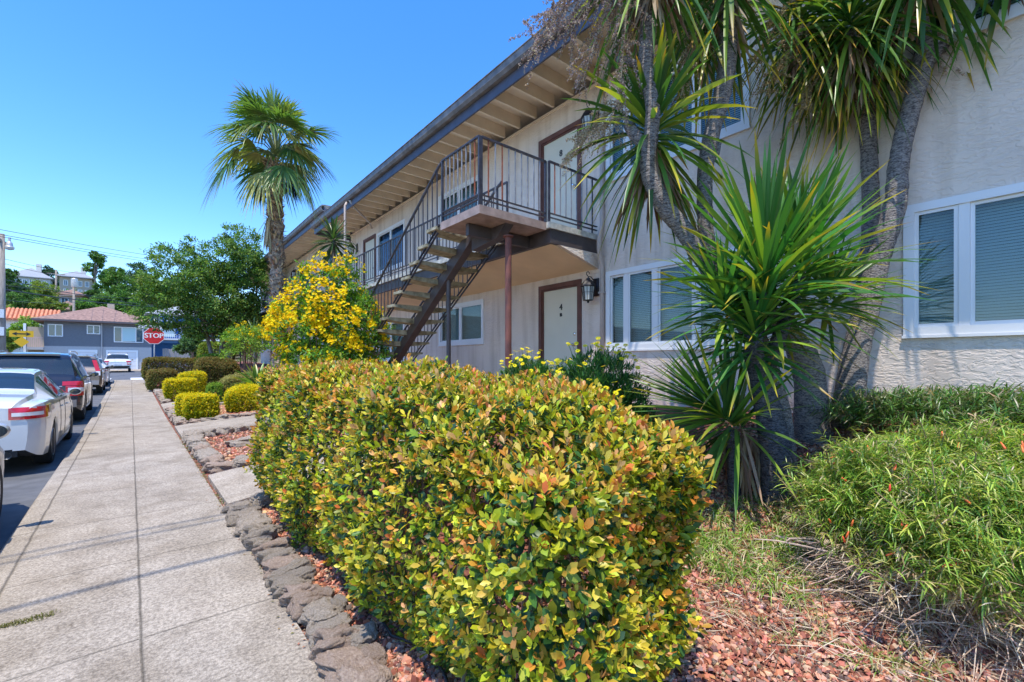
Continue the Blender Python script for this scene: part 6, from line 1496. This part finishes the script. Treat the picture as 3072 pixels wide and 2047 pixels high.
# hill scrub as one mass
n = 2200; Yv = RNG.uniform(84, 168, n); Xv = RNG.uniform(-1, 1, n) * Yv * .32 - Yv * .02; Zv = hillz(Xv, Yv) - .2
Pc = np.stack([Xv, Yv, Zv], 1); Pn = np.repeat(Pc, 16, 0) + RNG.normal(0, 1, (n * 16, 3)) * (1.1, 1.1, .8) + (0, 0, .9)
col = np.repeat(pal(n, DG + YG[:2] + MG + [(.30, .24, .12)], None, .2), 16, 0) * RNG.normal(1, .2, (n * 16, 1))
o = leaves('hillside_scrub', Pn, rdir(len(Pn)) + (0, 0, .5), rdir(len(Pn)) + (0, 0, .6), .75, .45, np.clip(col, .01, 1), M_leafsoft, simple=True); tagit(o, 'scrub and trees covering the hillside', 'hillside growth', kind='stuff')

# ------------------------------------------------------------------ signs
M_galv = mat('galvanised', (.55, .56, .56), .45, metal=.5, var=.15); M_signback = mat('sign_back', (.45, .45, .46), .5, metal=.4)
sy = 40.0; sp = P(456, 1085, 0); 
q = at(462, 1085, 33.2); sx_, sy_ = q[0], 33.2; szb = float(gz(1.5, 33)) - .3
S = thing('stop_sign', 'red octagonal stop sign with white street name blade on top, behind the long olive hedge', 'stop sign', (sx_, sy_, szb), 0)
dd = q[2]; zc = CAM_H + (1085 - 1008) / F_PX * dd; R = 24.5 / F_PX * dd
tocam = unit(np.array([-.10, -1, 0])); rt = unit(np.cross((0, 0, 1.), tocam)) ; rt = unit(np.array([-tocam[1], tocam[0], 0]))
m = MB(); m.tube([(sx_, sy_, szb - .1), (sx_ + .02, sy_, zc + R + .55)], .03, 10); part('post', m, M_galv, S, smooth=True)
def octa(m, c, r, off, th):
    c = np.array(c) + tocam * off; m.prism([c + rt * r * math.cos(math.pi / 8 + k * math.pi / 4) + np.array([0, 0, 1.]) * r * math.sin(math.pi / 8 + k * math.pi / 4) for k in range(8)], None, tocam * th)
rc = R / math.cos(math.pi / 8); C0_ = (sx_, sy_, zc)
m = MB(); octa(m, C0_, rc, .036, .004); B_ = part('sign_border', m, mat('sign_white', (.82, .80, .80), .4), S)
m = MB(); octa(m, C0_, rc * .94, .0405, .002); part('sign_face', m, mat('sign_red', (.62, .008, .015), .4), S)
m = MB(); add_text(m, 'STOP', R * .82, np.array(C0_) + tocam * .045, rt, (0, 0, 1), tocam, .002, bold=R * .03, sx=.92); part('sign_lettering', m, MATS['sign_white'], S)
m = MB(); zc2 = CAM_H + (1085 - 981.5) / F_PX * dd; hh = 5.2 / F_PX * dd; c2 = np.array([sx_, sy_, zc2]) + rt * (-.13)
m.obox(c2 + tocam * .03, rt * (.58), tocam * .004, np.array([0, 0, hh])); part('street_name_blade', m, MATS['sign_white'], S)
m = MB(); add_text(m, 'Stanley Av', hh * 1.7, c2 + tocam * .036, rt, (0, 0, 1), tocam, .002, bold=.004); part('street_name_lettering', m, mat('sign_ink', (.03, .05, .09), .5), S)
# yellow double arrow + diamond sign
q = at(64, 1002, 61.3); wx_, wz = q[0], q[1]; dd = q[2]
S2 = thing('warning_sign', 'yellow double-arrow sign above a yellow diamond sign on one post', 'warning sign', (wx_, 61.3, g0))
tocam = unit(np.array([.25, -1, 0])); rt = unit(np.array([-tocam[1], tocam[0], 0]))
m = MB(); m.tube([(wx_, 61.3, g0 - .2), (wx_, 61.3, wz + .4)], .04, 8); part('post', m, M_galv, S2)
M_yel = mat('sign_yellow', (.86, .46, .01), .45); hw = 25 / F_PX * dd; hh = 9.5 / F_PX * dd; c = np.array([wx_, 61.3, wz]) + tocam * .05
m = MB(); m.obox(c, rt * hw, tocam * .005, (0, 0, hh)); part('arrow_panel', m, M_yel, S2)
ca_ = c + tocam * .012; a = hw * .78; b = hh * .62; sh = hh * .17
def pp(u_, v_): return ca_ + rt * u_ + np.array([0, 0, v_])
m = MB(); m.prism([pp(-a, 0), pp(-a * .45, -b), pp(-a * .55, -sh), pp(a * .55, -sh), pp(a * .45, -b), pp(a, 0), pp(a * .45, b), pp(a * .55, sh), pp(-a * .55, sh), pp(-a * .45, b)][::-1], None, tocam * .004); part('arrow', m, mat('sign_black', (.02, .02, .02), .5), S2)
zd = at(64, 1026, 61.3)[1]; r = 16 / F_PX * dd; c = np.array([wx_, 61.3, zd]) + tocam * .05
m = MB(); m.prism([c + rt * r, c + (0, 0, r), c - rt * r, c - np.array([0, 0, r])], None, tocam * .006); part('diamond_panel', m, M_yel, S2)

# ------------------------------------------------------------------ utility poles and lines
M_pole = mat('pole_wood', (.30, .26, .22), .95, var=.35, vscale=5, stretch=(8, 8, .5)); M_wire = mat('wire', (.03, .03, .035), .6)
def pole(px, py_top, Y, r, label, extras, base=None):
    x, zt_, d = at(px, py_top, Y); zg = gh(x, Y) if base is None else base; T = thing('utility_pole', label, 'utility pole', (x, Y, zg), 0, 'utility poles')
    m = MB(); m.tube([(x, Y, zg - .3), (x, Y, zt_)], [r, r * .72], 12); part('pole', m, M_pole, T, smooth=True); return T, x, zt_
UP, ux, uz = pole(3, 702, 34.5, .19, 'near wooden utility pole with a street lamp arm at the left edge', None, base=.1)
m = MB(); m.bar((ux - .1, 33.4, uz - .35), (ux + .1, 35.6, uz - .35), .09, .12); part('crossarm', m, M_pole, UP)
zl = at(3, 735, 34.5)[1]; xe = at(28, 735, 34.5)[0]
m = MB(); m.tube([(ux, 34.5, zl), (xe - .1, 34.5, zl + .02)], .025, 8); LA = part('lamp_arm', m, M_galv, UP)
m = MB(); m.lathe([(.05, .55), (.06, .35), (.12, .28), (.14, .1), (.19, .05), (.17, -.06), (.06, -.1)], (xe, 34.5, zl - .12), 'z', 14); part('lamp_head', m, M_galv, LA, smooth='auto')
for (py, c) in ((942, (.7, .72, .74)), (995, (.6, .6, .62))):
    z = at(3, py, 34.5)[1]; m = MB(); m.box(ux - .12, ux + .14, 34.18, 34.28, z - .22, z + .22); part('pole_plate', m, mat('pole_plate', c, .5), UP)
UP2, ux2, uz2 = pole(221, 848, 84, .16, 'distant utility pole with transformer behind the shingle roof', None)
m = MB(); m.lathe([(.3, -.6), (.34, -.5), (.34, .5), (.28, .58)], (ux2 + .1, 83.5, uz2 - .1), 'z', 12); part('transformer', m, M_galv, UP2, smooth='auto')
m = MB(); m.bar((ux2 - 1.4, 84, uz2 - 1.9), (ux2 + 1.2, 84, uz2 - 1.5), .1, .12); part('crossarm', m, M_pole, UP2)
UP3, ux3, uz3 = pole(168, 810, 128, .2, 'far utility pole between the two ridge houses', None)
m = MB(); m.bar((ux3 - 1.3, 128, uz3 - .8), (ux3 + 1.3, 128, uz3 - .8), .12, .14); part('crossarm', m, M_pole, UP3)
def wire(a, b, sag, r, label, group='overhead power lines'):
    a, b = np.array(a, float), np.array(b, float); t = np.linspace(0, 1, 15); pts = a[None] * (1 - t)[:, None] + b[None] * t[:, None]; pts[:, 2] -= sag * 4 * t * (1 - t)
    m = MB(); m.tube(list(pts), r, 5); tagit(part('power_line', m, M_wire, None), label, 'power line', group)
# three upper lines running right behind the big tree
for (pa, pb, lb_) in (((0, 690), (490, 769), 'topmost of the three upper power lines crossing the sky'), ((8, 706), (480, 779), 'middle of the three upper power lines crossing the sky'), ((12, 713), (470, 785), 'lowest of the three upper power lines crossing the sky')):
    a = at(pa[0], pa[1], 34.5); b = at(pb[0] + 160, pb[1] + 24, 52); a2 = at(pa[0] - 60, pa[1] - 12, 30); wire((a2[0], 30, a2[1]), (b[0], 52, b[1]), .15, .012, lb_)
for (pa, pb, r, lb_) in (((8, 776), (285, 820), .012, 'thin upper line from the near pole towards the ridge'), ((8, 790), (250, 832), .012, 'thin lower line from the near pole towards the ridge'),
                       ((8, 838), (470, 915), .018, 'line passing in front of the ridge houses'), ((8, 855), (470, 893), .014, 'sagging line below the ridge houses'), ((8, 868), (470, 916), .03, 'thick cable running from the near pole down to the right'),
                       ((8, 900), (240, 897), .012, 'nearly level line over the tile roof')):
    a = at(*pa, 34.5); b = at(pb[0] + 30, pb[1] + 4, 66); wire((a[0], 34.5, a[1]), (b[0], 66, b[1]), .25, r, lb_)
# service drops above the sidewalk (their shadows cross it)
for k, (yy, r) in enumerate(((3.55, .013), (3.39, .013), (2.48, .02))):
    wire((-14, yy - .7, 9.6), (4.6, yy + .1, 7.6), .25, r, ['service cable from the roof edge to the street, above two others', 'service cable running beside the uppermost one over the sidewalk', 'thick service cable nearest the camera over the sidewalk'][k], 'service cables over the sidewalk')
